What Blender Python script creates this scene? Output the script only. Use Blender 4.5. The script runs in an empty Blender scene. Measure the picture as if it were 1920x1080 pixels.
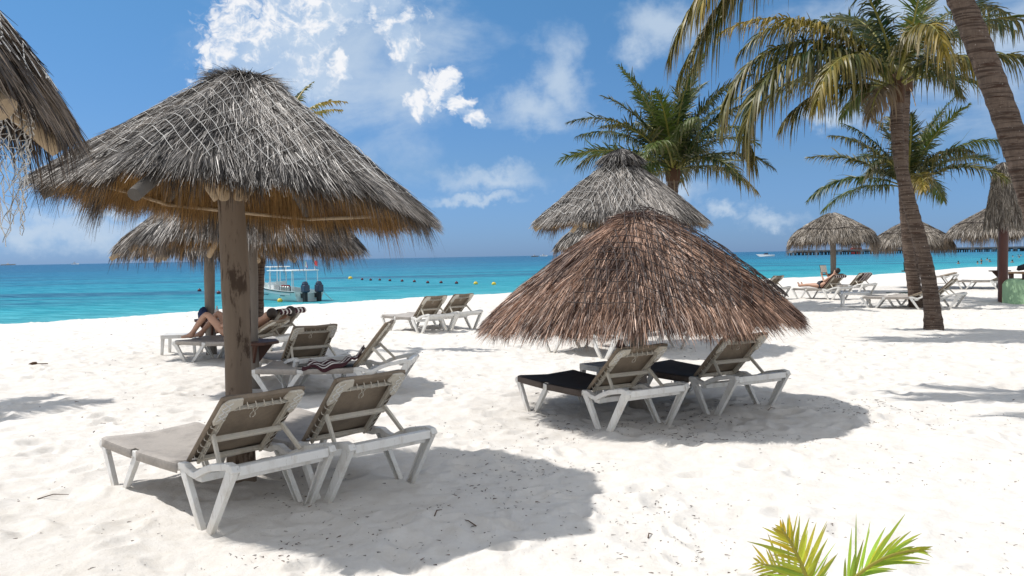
import bpy, math, random
import numpy as np
from mathutils import Vector, Matrix, Quaternion
PI = math.pi
rng = np.random.default_rng(7)
random.seed(7)
scn = bpy.context.scene
COL = scn.collection

# ------------------------------------------------------------------ camera
F = 1600.0; HC = 1.67
ROLL = math.atan(.0179); PITCH = math.atan(60 * math.cos(ROLL) / F)
cd = bpy.data.cameras.new('camera'); cam = bpy.data.objects.new('camera', cd); COL.objects.link(cam)
cd.sensor_width = 36; cd.lens = 36 * F / 1920; cd.clip_start = .05; cd.clip_end = 30000
cam.matrix_world = Matrix.Translation((0, 0, HC)) @ Matrix.Rotation(PI / 2 - PITCH, 4, 'X') @ Matrix.Rotation(-ROLL, 4, 'Z')
scn.camera = cam

# ------------------------------------------------------------------ sun, exposure
SUN = Vector((-.61, .22, 1.0)).normalized()
sd = bpy.data.lights.new('sun', 'SUN'); sd.energy = 3.6; sd.angle = math.radians(.5); sd.color = (1, .965, .92)
so = bpy.data.objects.new('sun', sd); COL.objects.link(so); so.rotation_euler = SUN.to_track_quat('Z', 'Y').to_euler()
vs = scn.view_settings
scn.display_settings.display_device = 'sRGB'
vs.view_transform = 'Standard'; vs.look = 'None'; vs.exposure = .26; vs.gamma = 1

# ------------------------------------------------------------------ node helpers
class NT:
    def __init__(s, tree): s.t = tree; s.n = tree.nodes; s.l = tree.links
    def node(s, typ, **kw):
        n = s.n.new(typ)
        for k, v in kw.items(): setattr(n, k, v)
        return n
    def put(s, sock, v):
        if isinstance(v, bpy.types.NodeSocket): s.l.new(v, sock)
        elif v is not None:
            if isinstance(v, (tuple, list)) and len(v) == 3 and sock.type == 'RGBA': v = (*v, 1)
            sock.default_value = v
    def m(s, op, a, b=None, c=None, clamp=False):
        n = s.node('ShaderNodeMath', operation=op, use_clamp=clamp)
        s.put(n.inputs[0], a); s.put(n.inputs[1], b)
        if c is not None: s.put(n.inputs[2], c)
        return n.outputs[0]
    def vm(s, op, a, b=None):
        n = s.node('ShaderNodeVectorMath', operation=op); s.put(n.inputs[0], a)
        if b is not None: s.put(n.inputs[1], b)
        return n.outputs['Value'] if op in ('DOT_PRODUCT', 'LENGTH') else n.outputs[0]
    def mix(s, f, a, b, blend='MIX'):
        n = s.node('ShaderNodeMix', data_type='RGBA', blend_type=blend)
        s.put(n.inputs[0], f); s.put(n.inputs[6], a); s.put(n.inputs[7], b); return n.outputs[2]
    def noise(s, vec, scale, detail=3, rough=.5, out='Fac', dist=0.0):
        n = s.node('ShaderNodeTexNoise'); s.put(n.inputs['Vector'], vec)
        n.inputs['Scale'].default_value = scale; n.inputs['Detail'].default_value = detail
        n.inputs['Roughness'].default_value = rough; n.inputs['Distortion'].default_value = dist
        return n.outputs[out]
    def ramp(s, f, stops, interp='LINEAR'):
        n = s.node('ShaderNodeValToRGB'); s.put(n.inputs[0], f); cr = n.color_ramp; cr.interpolation = interp
        while len(cr.elements) < len(stops): cr.elements.new(.5)
        for e, (p, c) in zip(cr.elements, stops):
            e.position = p; e.color = (*c, 1) if isinstance(c, (tuple, list)) else (c, c, c, 1)
        return n.outputs[0]
    def ss(s, v, a, b, o0=0.0, o1=1.0):
        n = s.node('ShaderNodeMapRange', interpolation_type='SMOOTHSTEP'); s.put(n.inputs[0], v)
        for i, q in enumerate((a, b, o0, o1)): s.put(n.inputs[1 + i], q)
        return n.outputs[0]
    def mapping(s, vec, scale=(1, 1, 1), rot=(0, 0, 0), loc=(0, 0, 0)):
        n = s.node('ShaderNodeMapping'); s.put(n.inputs[0], vec)
        n.inputs['Scale'].default_value = scale; n.inputs['Rotation'].default_value = rot; n.inputs['Location'].default_value = loc
        return n.outputs[0]
    def bump(s, h, strength=.3, dist=.02):
        n = s.node('ShaderNodeBump'); s.put(n.inputs['Height'], h); n.inputs['Strength'].default_value = strength
        n.inputs['Distance'].default_value = dist; return n.outputs[0]

# ------------------------------------------------------------------ world
W = bpy.data.worlds.new('World'); scn.world = W; W.cycles.sampling_method = 'MANUAL'; W.cycles.sample_map_resolution = 512; W.use_nodes = True
W.node_tree.nodes.clear(); T = NT(W.node_tree)
sky = T.node('ShaderNodeTexSky', sky_type='NISHITA'); sky.sun_disc = False
sky.sun_elevation = math.asin(SUN.z); sky.sun_rotation = math.atan2(SUN.x, SUN.y) % (2 * PI)
sky.air_density = 1.0; sky.dust_density = .25; sky.ozone_density = 3.0; sky.altitude = 0
tc = T.node('ShaderNodeTexCoord'); sep = T.node('ShaderNodeSeparateXYZ'); T.put(sep.inputs[0], tc.outputs['Generated'])
AZ = T.m('ARCTAN2', sep.outputs[0], sep.outputs[1]); EL = T.m('ARCSINE', sep.outputs[2])
cmb = T.node('ShaderNodeCombineXYZ'); T.put(cmb.inputs[0], AZ); T.put(cmb.inputs[1], EL)
AE = cmb.outputs[0]
# deepen the clear-sky blue a little; violet-blue near the horizon
tint = T.ramp(T.m('MULTIPLY', EL, 2.5, clamp=True), [(0, (.185, .318, .69)), (.25, (.26, .375, .55)), (.85, (.30, .51, .60))]); tint = T.vm('MULTIPLY', tint, (2, 2, 2))
skyc = T.mix(1.0, sky.outputs[0], tint, 'MULTIPLY')
def dirpx(px, py): return math.atan((px - 960) / F), math.atan(((497 - .0179 * px) - py) / F)
AEW = T.vm('ADD', AE, T.vm('MULTIPLY', T.vm('SUBTRACT', T.noise(AE, 34, 5, .6, 'Color'), (.5, .5, .5)), (.055, .055, 0)))
def lobe(px, py, rx, ry):
    a, e = dirpx(px, py)
    d = T.vm('MULTIPLY', T.vm('SUBTRACT', AEW, (a, e, 0)), (F / rx, F / ry, 0))
    return T.m('SUBTRACT', 1.0, T.vm('LENGTH', d))
def union(ls):
    r = ls[0]
    for l in ls[1:]: r = T.m('MAXIMUM', r, l)
    return r
HL = [(505, 125, 110, 95), (468, 95, 62, 50), (550, 75, 80, 75), (450, 130, 50, 50), (585, 140, 60, 50), (575, 20, 75, 60), (640, 0, 100, 70), (690, -30, 130, 70), (610, 60, 60, 60), (735, 10, 50, 50), (745, 60, 36, 36),
      (770, 95, 34, 38), (842, 165, 38, 40), (800, 195, 32, 22), (868, 195, 26, 26), (890, 214, 22, 16), (645, 130, 16, 26)]
def billow(v, sc, k, off):
    n = T.noise(T.mapping(v, (1, 1.1, 1), (0, 0, .3), (off, off * .7, off)), sc, 1, .4); return T.m('MULTIPLY', T.m('SUBTRACT', T.m('ABSOLUTE', T.m('SUBTRACT', n, .5)), .09), k * 4)
def dens(v):
    w = T.vm('ADD', v, T.vm('MULTIPLY', T.vm('SUBTRACT', T.noise(v, 20, 4, .6, 'Color'), (.5, .5, .5)), (.05, .05, 0)))
    L_ = []
    for (px, py, rx, ry) in HL:
        a, e = dirpx(px, py); L_.append(T.m('SUBTRACT', 1.0, T.vm('LENGTH', T.vm('MULTIPLY', T.vm('SUBTRACT', w, (a, e, 0)), (F / rx, F / ry, 0)))))
    r_ = T.m('MULTIPLY', union(L_), 1.1)
    for sc, k, of in ((22, .45, 0), (48, .34, 3), (105, .22, 7), (230, .13, 11)): r_ = T.m('ADD', r_, billow(w, sc, k, of))
    return T.m('ADD', r_, .12)
hd = dens(AE); hd2 = dens(T.vm('ADD', AE, (-.0065, .0075, 0)))
ha = T.ss(hd, -.10, .52)
lit = T.m('SUBTRACT', hd, hd2)
big_ = T.noise(AE, 9, 3, .5)
hs = T.ss(T.m('ADD', T.m('ADD', T.m('MULTIPLY', lit, 1.3), T.m('MULTIPLY', T.ss(hd, .75, .15), .35)), T.m('MULTIPLY', T.m('SUBTRACT', .56, big_), 1.6)), -.25, .75)
ha = T.m('MULTIPLY', ha, T.m('ADD', .55, T.m('MULTIPLY', hs, .45)))
soft = union([lobe(660, 110, 270, 230), lobe(640, 40, 170, 160), lobe(770, 150, 130, 210), lobe(1010, 220, 130, 60), lobe(1060, 150, 70, 110), lobe(1240, 60, 110, 70), lobe(1190, 90, 60, 60), lobe(930, 330, 150, 34), lobe(890, 372, 150, 18),
              lobe(1830, 120, 260, 190), lobe(1700, 60, 220, 160), lobe(1560, 240, 90, 26), lobe(60, 440, 300, 46), lobe(230, 400, 160, 30), lobe(1370, 395, 50, 22), lobe(1450, 415, 70, 26), lobe(1250, 350, 90, 40)])
wis = T.noise(T.mapping(AE, (1, 2.0, 1), (0, 0, -.5)), 7, 7, .58, 'Fac', .4)
sa = T.m('MULTIPLY', T.ss(T.m('ADD', soft, T.m('MULTIPLY', T.m('SUBTRACT', wis, .5), 2.1)), .02, 1.05), .74)
# unseen bright clouds outside the frame, added to lighten the shade
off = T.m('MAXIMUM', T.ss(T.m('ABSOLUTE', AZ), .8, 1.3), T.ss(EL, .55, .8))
fill_cloud = T.m('MULTIPLY', T.ss(wis, .38, .60), off)
sa = T.m('MAXIMUM', sa, fill_cloud)
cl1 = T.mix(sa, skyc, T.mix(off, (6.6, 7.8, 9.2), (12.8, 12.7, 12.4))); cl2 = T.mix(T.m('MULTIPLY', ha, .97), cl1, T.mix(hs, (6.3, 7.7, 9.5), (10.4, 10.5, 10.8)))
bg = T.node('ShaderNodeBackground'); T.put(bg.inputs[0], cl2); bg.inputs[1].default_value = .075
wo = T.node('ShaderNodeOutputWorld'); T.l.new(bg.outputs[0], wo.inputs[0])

# ------------------------------------------------------------------ materials
def mat(name):
    m = bpy.data.materials.new(name); m.use_nodes = True; m.node_tree.nodes.clear(); return m, NT(m.node_tree)
def principled(t, color, rough=.6, spec=.5, normal=None, transl=None, tfac=0, metallic=0, sss=0):
    b = t.node('ShaderNodeBsdfPrincipled'); t.put(b.inputs['Base Color'], color); t.put(b.inputs['Roughness'], rough)
    b.inputs['Specular IOR Level'].default_value = spec; b.inputs['Metallic'].default_value = metallic
    if sss: b.inputs['Subsurface Weight'].default_value = sss; b.inputs['Subsurface Radius'].default_value = (.02, .008, .004); b.inputs['Subsurface Scale'].default_value = 1
    if normal is not None: t.put(b.inputs['Normal'], normal)
    o = t.node('ShaderNodeOutputMaterial'); s = b.outputs[0]
    if transl is not None:
        tr = t.node('ShaderNodeBsdfTranslucent'); t.put(tr.inputs[0], transl)
        mx = t.node('ShaderNodeMixShader'); mx.inputs[0].default_value = tfac; t.l.new(s, mx.inputs[1]); t.l.new(tr.outputs[0], mx.inputs[2]); s = mx.outputs[0]
    t.l.new(s, o.inputs[0]); return b
def simple(name, color, rough=.6, spec=.4, var=.12, scale=8, bump=0.0, stretch=(1, 1, 1), metallic=0):
    m, t = mat(name); oc = t.node('ShaderNodeTexCoord').outputs['Object']
    n = t.noise(t.mapping(oc, stretch), scale, 4, .6)
    c = t.mix(n, tuple(x * (1 - var) for x in color), tuple(min(1, x * (1 + var)) for x in color))
    principled(t, c, rough, spec, t.bump(n, bump, .01) if bump else None, metallic=metallic); return m
def attr_mat(name, rough=.45, spec=.5, tfac=.2):
    m, t = mat(name); a = t.node('ShaderNodeAttribute', attribute_name='Col')
    principled(t, a.outputs['Color'], rough, spec, transl=a.outputs['Color'], tfac=tfac); return m

M = {}
M['thatch'] = attr_mat('dry palm thatch', .48, .55, .06)
M['thatch_in'] = attr_mat('unweathered thatch', .6, .3, .45)
M['frond'] = attr_mat('palm leaf', .46, .4, .22)
M['frond_young'] = attr_mat('young palm leaf', .45, .3, .62)
M['rope_white'] = simple('white net rope', (.72, .70, .66), .8)
M['rope_dark'] = simple('dark net rope', (.06, .045, .04), .8)
def make_plastic(name, c0, dirt):
    m, t = mat(name); oc = t.node('ShaderNodeTexCoord').outputs['Object']; n = t.noise(oc, 6, 4, .6); g = t.noise(t.mapping(oc, (9, 9, 5)), 1, 6, .7); sc_ = t.noise(t.mapping(oc, (60, 60, 14)), 1, 3, .6)
    c = t.mix(n, tuple(x * .92 for x in c0), c0); c = t.mix(t.m('MULTIPLY', t.ss(g, .48, .68), dirt), c, (.40, .33, .24)); c = t.mix(t.m('MULTIPLY', t.ss(sc_, .62, .7), dirt), c, (.30, .24, .18))
    sp = t.node('ShaderNodeSeparateXYZ'); t.put(sp.inputs[0], oc); c = t.mix(t.m('MULTIPLY', t.ss(t.m('ADD', sp.outputs[2], t.m('MULTIPLY', g, .08)), .14, .03), .45), c, (.62, .56, .47))
    principled(t, c, t.ss(g, .3, .7, .35, .6), .4, t.bump(n, .15, .01)); return m
M['plastic'] = make_plastic('white resin', (.74, .73, .70), .35)
M['plastic_old'] = make_plastic('aged cream resin', (.62, .57, .48), .5)
M['water_bag'] = simple('black bag', (.02, .02, .025), .6)
M['navy'] = simple('navy cloth', (.02, .035, .10), .8)
M['teal'] = simple('dark green cloth', (.015, .06, .045), .8)
M['skin'] = simple('skin', (.50, .29, .20), .5, .35, .08, 6)
M['skin_tan'] = simple('tanned skin', (.36, .19, .12), .5, .35, .08, 6)
M['hair'] = simple('dark hair', (.03, .02, .015), .6)
M['swim'] = simple('dark swimwear', (.02, .02, .03), .7)
M['tray'] = simple('dark stained wood', (.10, .045, .03), .5, .4, .3, 5, .2, (1, 1, 6))
M['redwood'] = simple('red brown varnished log', (.075, .02, .011), .45, .5, .35, 4, .3, (6, 6, 1))
M['orange_wood'] = simple('orange wood', (.45, .24, .10), .5)
M['engine'] = simple('navy outboard', (.02, .035, .07), .25, .6)
M['black'] = simple('black rubber', (.015, .015, .017), .5)
M['hull'] = simple('pale aqua gelcoat', (.70, .80, .78), .25, .5, .05, 1)
M['boat_white'] = simple('boat white', (.80, .81, .80), .35, .5, .04, 1)
M['red'] = simple('red paint', (.45, .02, .02), .5)
M['green_flag'] = simple('green cloth', (.01, .15, .06), .7)
M['yellow'] = simple('yellow buoy', (.75, .55, .05), .5)
M['maroon'] = simple('dark red buoy', (.10, .02, .03), .5)
M['steel'] = simple('grey metal tank', (.42, .42, .40), .35, .5, metallic=.6)
M['concrete'] = simple('pier concrete', (.20, .20, .20), .8)
M['lampwhite'] = simple('pale lamp post', (.6, .62, .66), .6)
M['book'] = simple('book cover', (.06, .09, .05), .5, .4, .8, 14)
M['page'] = simple('page', (.7, .68, .6), .8)

def make_sand():
    m, t = mat('white coral sand'); p = t.node('ShaderNodeNewGeometry').outputs['Position']
    big = t.noise(p, .35, 4, .6); mid = t.noise(p, 6, 5, .65); fine = t.noise(p, 240, 3, .7); med = t.noise(p, 38, 4, .65)
    c = t.mix(big, (.665, .635, .59), (.72, .69, .65)); c = t.mix(t.ss(mid, .35, .75), c, (.635, .595, .54))
    sp = t.noise(p, 90, 2, .5); c = t.mix(t.ss(sp, .73, .78), c, (.22, .14, .09))
    sep = t.node('ShaderNodeSeparateXYZ'); t.put(sep.inputs[0], p)
    c = t.mix(t.ss(sep.outputs[2], -.70, -1.02), c, (.36, .31, .24))
    h = t.m('ADD', t.m('MULTIPLY', fine, .25), t.m('ADD', t.m('MULTIPLY', med, .8), t.m('MULTIPLY', mid, 1.3)))
    principled(t, c, .9, .12, t.bump(h, .45, .02)); return m
M['sand'] = make_sand()

SH = Vector((-.65, .76)).normalized()     # seaward direction
WL = 37.6                                  # waterline distance along SH
SEA = -1.1
def make_sea():
    m, t = mat('turquoise sea'); p = t.node('ShaderNodeNewGeometry').outputs['Position']
    d = t.vm('DOT_PRODUCT', p, (SH.x, SH.y, 0)); d = t.m('SUBTRACT', d, WL)
    al = t.mapping(p, (1, 1, 1), (0, 0, -math.atan2(-SH.x, SH.y)))
    al = t.mapping(p, (.012, .05, .012), (0, 0, -.70))
    pat = t.noise(t.mapping(p, (.010, .045, .012), (0, 0, -.62)), 1.0, 5, .66, 'Fac', .5); pat3 = t.noise(t.mapping(p, (.03, .22, 1), (0, 0, -.1)), 1.0, 4, .6)
    pat2 = t.noise(t.mapping(p, (.05, .2, 1), (0, 0, -.2)), 1.0, 5, .6)
    # log distance
    ld = t.m('DIVIDE', t.m('LOGARITHM', t.m('MAXIMUM', d, 1.0), 10.0), 3.7)
    ld = t.m('ADD', ld, t.m('MULTIPLY', t.m('SUBTRACT', pat2, .5), .10))
    c = t.ramp(ld, [(0, (.27, .50, .47)), (.22, (.085, .42, .46)), (.36, (.012, .33, .40)), (.50, (.002, .25, .36)), (.60, (.001, .16, .30)), (.72, (.001, .095, .23)), (1, (.001, .07, .20))])
    dark = t.m('MULTIPLY', t.m('MAXIMUM', t.ss(pat, .50, .60), t.m('MULTIPLY', t.ss(pat3, .54, .66), .7)), t.ss(d, 14, 40)); c = t.mix(t.m('MULTIPLY', dark, .80), c, (.004, .075, .16))
    v1 = t.mapping(p, (1, 1, 1), (0, 0, .5))
    h = t.m('ADD', t.noise(t.mapping(v1, (.5, 1.6, 1)), 1.0, 6, .62), t.m('MULTIPLY', t.noise(t.mapping(v1, (.06, .3, 1)), 1.0, 4, .6), 2.5))
    c = t.mix(t.ss(t.noise(t.mapping(v1, (.25, 1.3, 1)), 1.0, 5, .7), .35, .7), t.mix(.38, c, (0, .02, .06)), t.mix(.16, c, (.4, .75, .8)))  # pale and dark wave shimmer painted into the base colour
    b = principled(t, c, .3, .012, t.bump(h, .8, .5)); return m
M['sea'] = make_sea()

def make_fabric(name, c0):
    m, t = mat(name); oc = t.node('ShaderNodeTexCoord').outputs['Object']
    a = t.noise(t.mapping(oc, (30, 500, 30)), 1, 2, .5); b = t.noise(t.mapping(oc, (500, 30, 500)), 1, 2, .5); g = t.noise(oc, 5, 6, .7)
    f = t.m('ADD', t.m('MULTIPLY', a, .5), t.m('MULTIPLY', b, .5))
    c = t.mix(f, tuple(x * .6 for x in c0), tuple(x * 1.45 for x in c0)); c = t.mix(t.m('MULTIPLY', t.ss(g, .42, .66), .45), c, tuple(x * .55 for x in c0))
    principled(t, c, .75, .25, t.bump(f, .3, .003), transl=c0, tfac=.06); return m
M['sling'] = make_fabric('shaded taupe sling fabric', (.27, .215, .16))  # backrest copy of the sling cloth, its shade put into the brown
M['sling_lit'] = make_fabric('sunlit sling fabric', (.42, .385, .35))  # seat copy of the cloth, paler with sunlight put into the colour
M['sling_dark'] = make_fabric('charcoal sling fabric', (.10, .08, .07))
def make_striped():
    m, t = mat('brown and white striped towel'); uv = t.node('ShaderNodeUVMap').outputs[0]
    s = t.node('ShaderNodeSeparateXYZ'); t.put(s.inputs[0], uv)
    w = t.m('FRACT', t.m('MULTIPLY', s.outputs[0], 1.0)); a = t.m('GREATER_THAN', w, .62)
    c = t.mix(a, (.06, .025, .03), (.62, .58, .54)); principled(t, c, .95, .1, t.bump(t.noise(t.node('ShaderNodeTexCoord').outputs['Object'], 200, 2), .3, .004)); return m
M['towel'] = make_striped()
def make_bark(name, light, dark, bandscale, patch=.5):
    m, t = mat(name); oc = t.node('ShaderNodeTexCoord').outputs['Object']
    st = t.noise(t.mapping(oc, (14, 14, 1.6)), 1, 6, .65); pt = t.noise(t.mapping(oc, (9, 9, 2.2)), 1, 6, .68, 'Fac', .3)
    c = t.mix(st, tuple(x * .55 for x in light), light); c = t.mix(t.ss(pt, patch, patch + .09), c, t.mix(st, dark, tuple(x * 2 for x in dark)))
    principled(t, c, .8, .25, t.bump(t.m('ADD', st, t.m('MULTIPLY', pt, 1.5)), .6, .012)); return m
M['post_bark'] = make_bark('weathered post with peeling bark', (.25, .19, .14), (.045, .030, .021), 1, .52)
M['post'] = make_bark('weathered grey post', (.30, .26, .22), (.10, .075, .06), 1, .62)
M['log'] = make_bark('pale log', (.50, .38, .25), (.22, .14, .08), 1, .6)
M['log_grey'] = make_bark('grey log', (.15, .135, .12), (.10, .09, .08), 1, .62)
def make_trunk():
    m, t = mat('palm trunk'); oc = t.node('ShaderNodeTexCoord').outputs['Object']
    n1 = t.noise(t.mapping(oc, (4, 4, 22)), 1, 5, .6, 'Fac', .5); n2 = t.noise(t.mapping(oc, (28, 28, 6)), 1, 5, .7)
    c = t.mix(n2, (.07, .048, .036), (.22, .165, .13)); c = t.mix(t.ss(t.noise(t.mapping(oc, (1.5, 1.5, 34)), 1, 3, .5, 'Fac', .4), .45, .62), c, (.065, .045, .035)); c = t.mix(t.ss(n1, .54, .64), c, (.06, .035, .025))
    sp = t.noise(t.mapping(oc, (30, 30, 30)), 1, 3, .6); c = t.mix(t.ss(sp, .66, .72), c, (.36, .32, .28))
    principled(t, c, .85, .2, t.bump(t.m('ADD', n1, n2), .8, .03)); return m
M['trunk'] = make_trunk()
def make_green_wall():
    m, t = mat('pale green stucco'); oc = t.node('ShaderNodeTexCoord').outputs['Object']
    n = t.noise(oc, 22, 6, .7); c = t.mix(n, (.33, .52, .30), (.43, .62, .39)); c = t.mix(t.ss(t.noise(oc, 3, 4, .6), .5, .75), c, (.29, .47, .28))
    principled(t, c, .85, .2, t.bump(n, .7, .02)); return m
M['green_wall'] = make_green_wall()
M['debris'] = simple('dry brown litter', (.09, .05, .03), .8, .2, .5, 30)

# ------------------------------------------------------------------ mesh helpers
def tag(o, label=None, cat=None, group=None, kind=None):
    if label: o['label'] = label
    if cat: o['category'] = cat
    if group: o['group'] = group
    if kind: o['kind'] = kind
    return o
def empty(name, loc, rz=0):
    o = bpy.data.objects.new(name, None); o.location = loc; o.rotation_euler = (0, 0, rz); o.empty_display_size = .2
    COL.objects.link(o); return o
def np_mesh(name, V, Fc, material, parent=None, cols=None, smooth=False, uv=None):
    """V (n,3); Fc (m,k) array of equal size faces, or list of arrays"""
    me = bpy.data.meshes.new(name); V = np.asarray(V, np.float32)
    fl = Fc if isinstance(Fc, list) else [Fc]
    fl = [np.asarray(f, np.int32) for f in fl if len(f)]
    loops = np.concatenate([f.ravel() for f in fl]); tot = np.concatenate([np.full(len(f), f.shape[1], np.int32) for f in fl])
    st = np.concatenate([[0], np.cumsum(tot)[:-1]]).astype(np.int32)
    me.vertices.add(len(V)); me.vertices.foreach_set('co', V.ravel())
    me.loops.add(len(loops)); me.loops.foreach_set('vertex_index', loops)
    me.polygons.add(len(tot)); me.polygons.foreach_set('loop_start', st)
    try: me.polygons.foreach_set('loop_total', tot)
    except Exception: pass
    if smooth: me.polygons.foreach_set('use_smooth', np.ones(len(tot), bool))
    if cols is not None:
        a = me.color_attributes.new('Col', 'FLOAT_COLOR', 'POINT'); c = np.ones((len(V), 4), np.float32); c[:, :3] = cols; a.data.foreach_set('color', c.ravel())
    if uv is not None:
        l = me.uv_layers.new(name='UVMap'); l.data.foreach_set('uv', np.asarray(uv, np.float32)[loops].ravel())
    me.update(calc_edges=True); me.validate()
    if material: me.materials.append(material)
    o = bpy.data.objects.new(name, me); COL.objects.link(o)
    if parent: o.parent = parent
    return o
class MB:
    def __init__(s): s.v = []; s.q = []; s.tri = []; s.ng = []; s.sm = False
    def add(s, vs_, fs):
        b = len(s.v); s.v += [tuple(v) for v in vs_]
        s.ng += [[i + b for i in f] for f in fs]; return s
    def hexa(s, p):   # 8 points, bottom 4 ccw then top 4
        return s.add(p, [(3, 2, 1, 0), (4, 5, 6, 7), (0, 1, 5, 4), (1, 2, 6, 5), (2, 3, 7, 6), (3, 0, 4, 7)])
    def box(s, x0, x1, y0, y1, z0, z1):
        return s.hexa([(x0, y0, z0), (x1, y0, z0), (x1, y1, z0), (x0, y1, z0), (x0, y0, z1), (x1, y0, z1), (x1, y1, z1), (x0, y1, z1)])
    def beam(s, p, q, w, h, up=(0, 0, 1), w2=None, h2=None):
        p = Vector(p); q = Vector(q); d = (q - p).normalized(); up = Vector(up)
        sx = d.cross(up)
        if sx.length < 1e-4: sx = d.cross(Vector((1, 0, 0)))
        sx.normalize(); u = sx.cross(d).normalized(); w2 = w if w2 is None else w2; h2 = h if h2 is None else h2
        def ring(c, a, b): return [c - sx * a / 2 - u * b / 2, c + sx * a / 2 - u * b / 2, c + sx * a / 2 + u * b / 2, c - sx * a / 2 + u * b / 2]
        return s.hexa(ring(p, w, h) + ring(q, w2, h2))
    def tube(s, pts, r, n=8, caps=True, jitter=0):
        pts = [Vector(p) for p in pts]; rs = r if hasattr(r, '__len__') else [r] * len(pts)
        d = (pts[1] - pts[0]).normalized(); a = d.orthogonal().normalized(); rings = []
        for i, p in enumerate(pts):
            t = (pts[min(i + 1, len(pts) - 1)] - pts[max(i - 1, 0)]).normalized()
            a = (a - t * a.dot(t)).normalized(); b = t.cross(a)
            rings.append([p + (a * math.cos(2 * PI * k / n) + b * math.sin(2 * PI * k / n)) * rs[i] * (1 + jitter * random.uniform(-1, 1)) for k in range(n)])
        base = len(s.v)
        for rg in rings: s.v += [tuple(v) for v in rg]
        for i in range(len(rings) - 1):
            for k in range(n):
                s.ng.append([base + i * n + k, base + i * n + (k + 1) % n, base + (i + 1) * n + (k + 1) % n, base + (i + 1) * n + k])
        if caps: s.ng.append([base + k for k in reversed(range(n))]); s.ng.append([base + (len(rings) - 1) * n + k for k in range(n)])
        return s
    def sweep(s, pts, t, hw, hh):     # path in local xz-plane at y=t, rectangular section
        n = len(pts); L = []
        for i, (x, z) in enumerate(pts):
            a = Vector(pts[max(i - 1, 0)]); b = Vector(pts[min(i + 1, n - 1)]); d = (b - a).normalized(); nx, nz = -d.y, d.x
            L.append([(x - nx * hh, t - hw, z - nz * hh), (x - nx * hh, t + hw, z - nz * hh), (x + nx * hh, t + hw, z + nz * hh), (x + nx * hh, t - hw, z + nz * hh)])
        base = len(s.v)
        for r in L: s.v += r
        for i in range(n - 1):
            for k in range(4): s.ng.append([base + i * 4 + k, base + (i + 1) * 4 + k, base + (i + 1) * 4 + (k + 1) % 4, base + i * 4 + (k + 1) % 4])
        s.ng.append([base + k for k in range(4)]); s.ng.append([base + (n - 1) * 4 + k for k in reversed(range(4))]); return s
    def ball(s, c, r, nu=12, nv=8, sc=(1, 1, 1)):
        base = len(s.v)
        for j in range(nv + 1):
            th = PI * j / nv
            for i in range(nu): s.v.append((c[0] + r * sc[0] * math.sin(th) * math.cos(2 * PI * i / nu), c[1] + r * sc[1] * math.sin(th) * math.sin(2 * PI * i / nu), c[2] + r * sc[2] * math.cos(th)))
        for j in range(nv):
            for i in range(nu):
                a = base + j * nu + i; b = base + j * nu + (i + 1) % nu; f = [a, a + nu, b + nu, b]
                s.ng.append(f)
        return s
    def prism(s, poly, f3, thick):    # poly in 2D, f3 maps (a,b,c)->3D, thickness along c
        n = len(poly); base = len(s.v)
        for c in (0, thick): s.v += [tuple(f3(a, b, c)) for a, b in poly]
        s.ng.append([base + i for i in reversed(range(n))]); s.ng.append([base + n + i for i in range(n)])
        for i in range(n): s.ng.append([base + i, base + (i + 1) % n, base + n + (i + 1) % n, base + n + i])
        return s
    def build(s, name, material, parent=None, smooth=False, bevel=0, angle=35):
        me = bpy.data.meshes.new(name); me.from_pydata(s.v, [], s.ng); me.validate(); me.update()
        if smooth: me.polygons.foreach_set('use_smooth', [True] * len(me.polygons))
        if smooth and angle: me.set_sharp_from_angle(angle=math.radians(angle))
        me.materials.append(material)
        o = bpy.data.objects.new(name, me); COL.objects.link(o)
        if parent: o.parent = parent
        if bevel:
            b = o.modifiers.new('bevel', 'BEVEL'); b.width = bevel; b.segments = 2; b.limit_method = 'ANGLE'
        return o
def children(o): return [c for c in COL.objects if c.parent == o]
def copy_tree(o, parent=None):
    kids = children(o); c = o.copy(); COL.objects.link(c); c.parent = parent
    for k in ('label', 'category', 'group'):
        if parent is None and k in c and k == 'label': del c[k]
    for ch in kids: copy_tree(ch, c)
    return c

# ------------------------------------------------------------------ ground
def vnoise(x, y, seed=0):
    xi = np.floor(x).astype(np.int64); yi = np.floor(y).astype(np.int64); fx = x - xi; fy = y - yi
    fx = fx * fx * fx * (fx * (fx * 6 - 15) + 10); fy = fy * fy * fy * (fy * (fy * 6 - 15) + 10)
    def h(a, b):
        n = (a * 374761393 + b * 668265263 + seed * 974711) & 0xffffffff
        n = ((n ^ (n >> 13)) * 1274126177) & 0xffffffff
        return ((n ^ (n >> 16)) & 0xffff) / 65535.0
    return (h(xi, yi) * (1 - fx) + h(xi + 1, yi) * fx) * (1 - fy) + (h(xi, yi + 1) * (1 - fx) + h(xi + 1, yi + 1) * fx) * fy - .5
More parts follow.
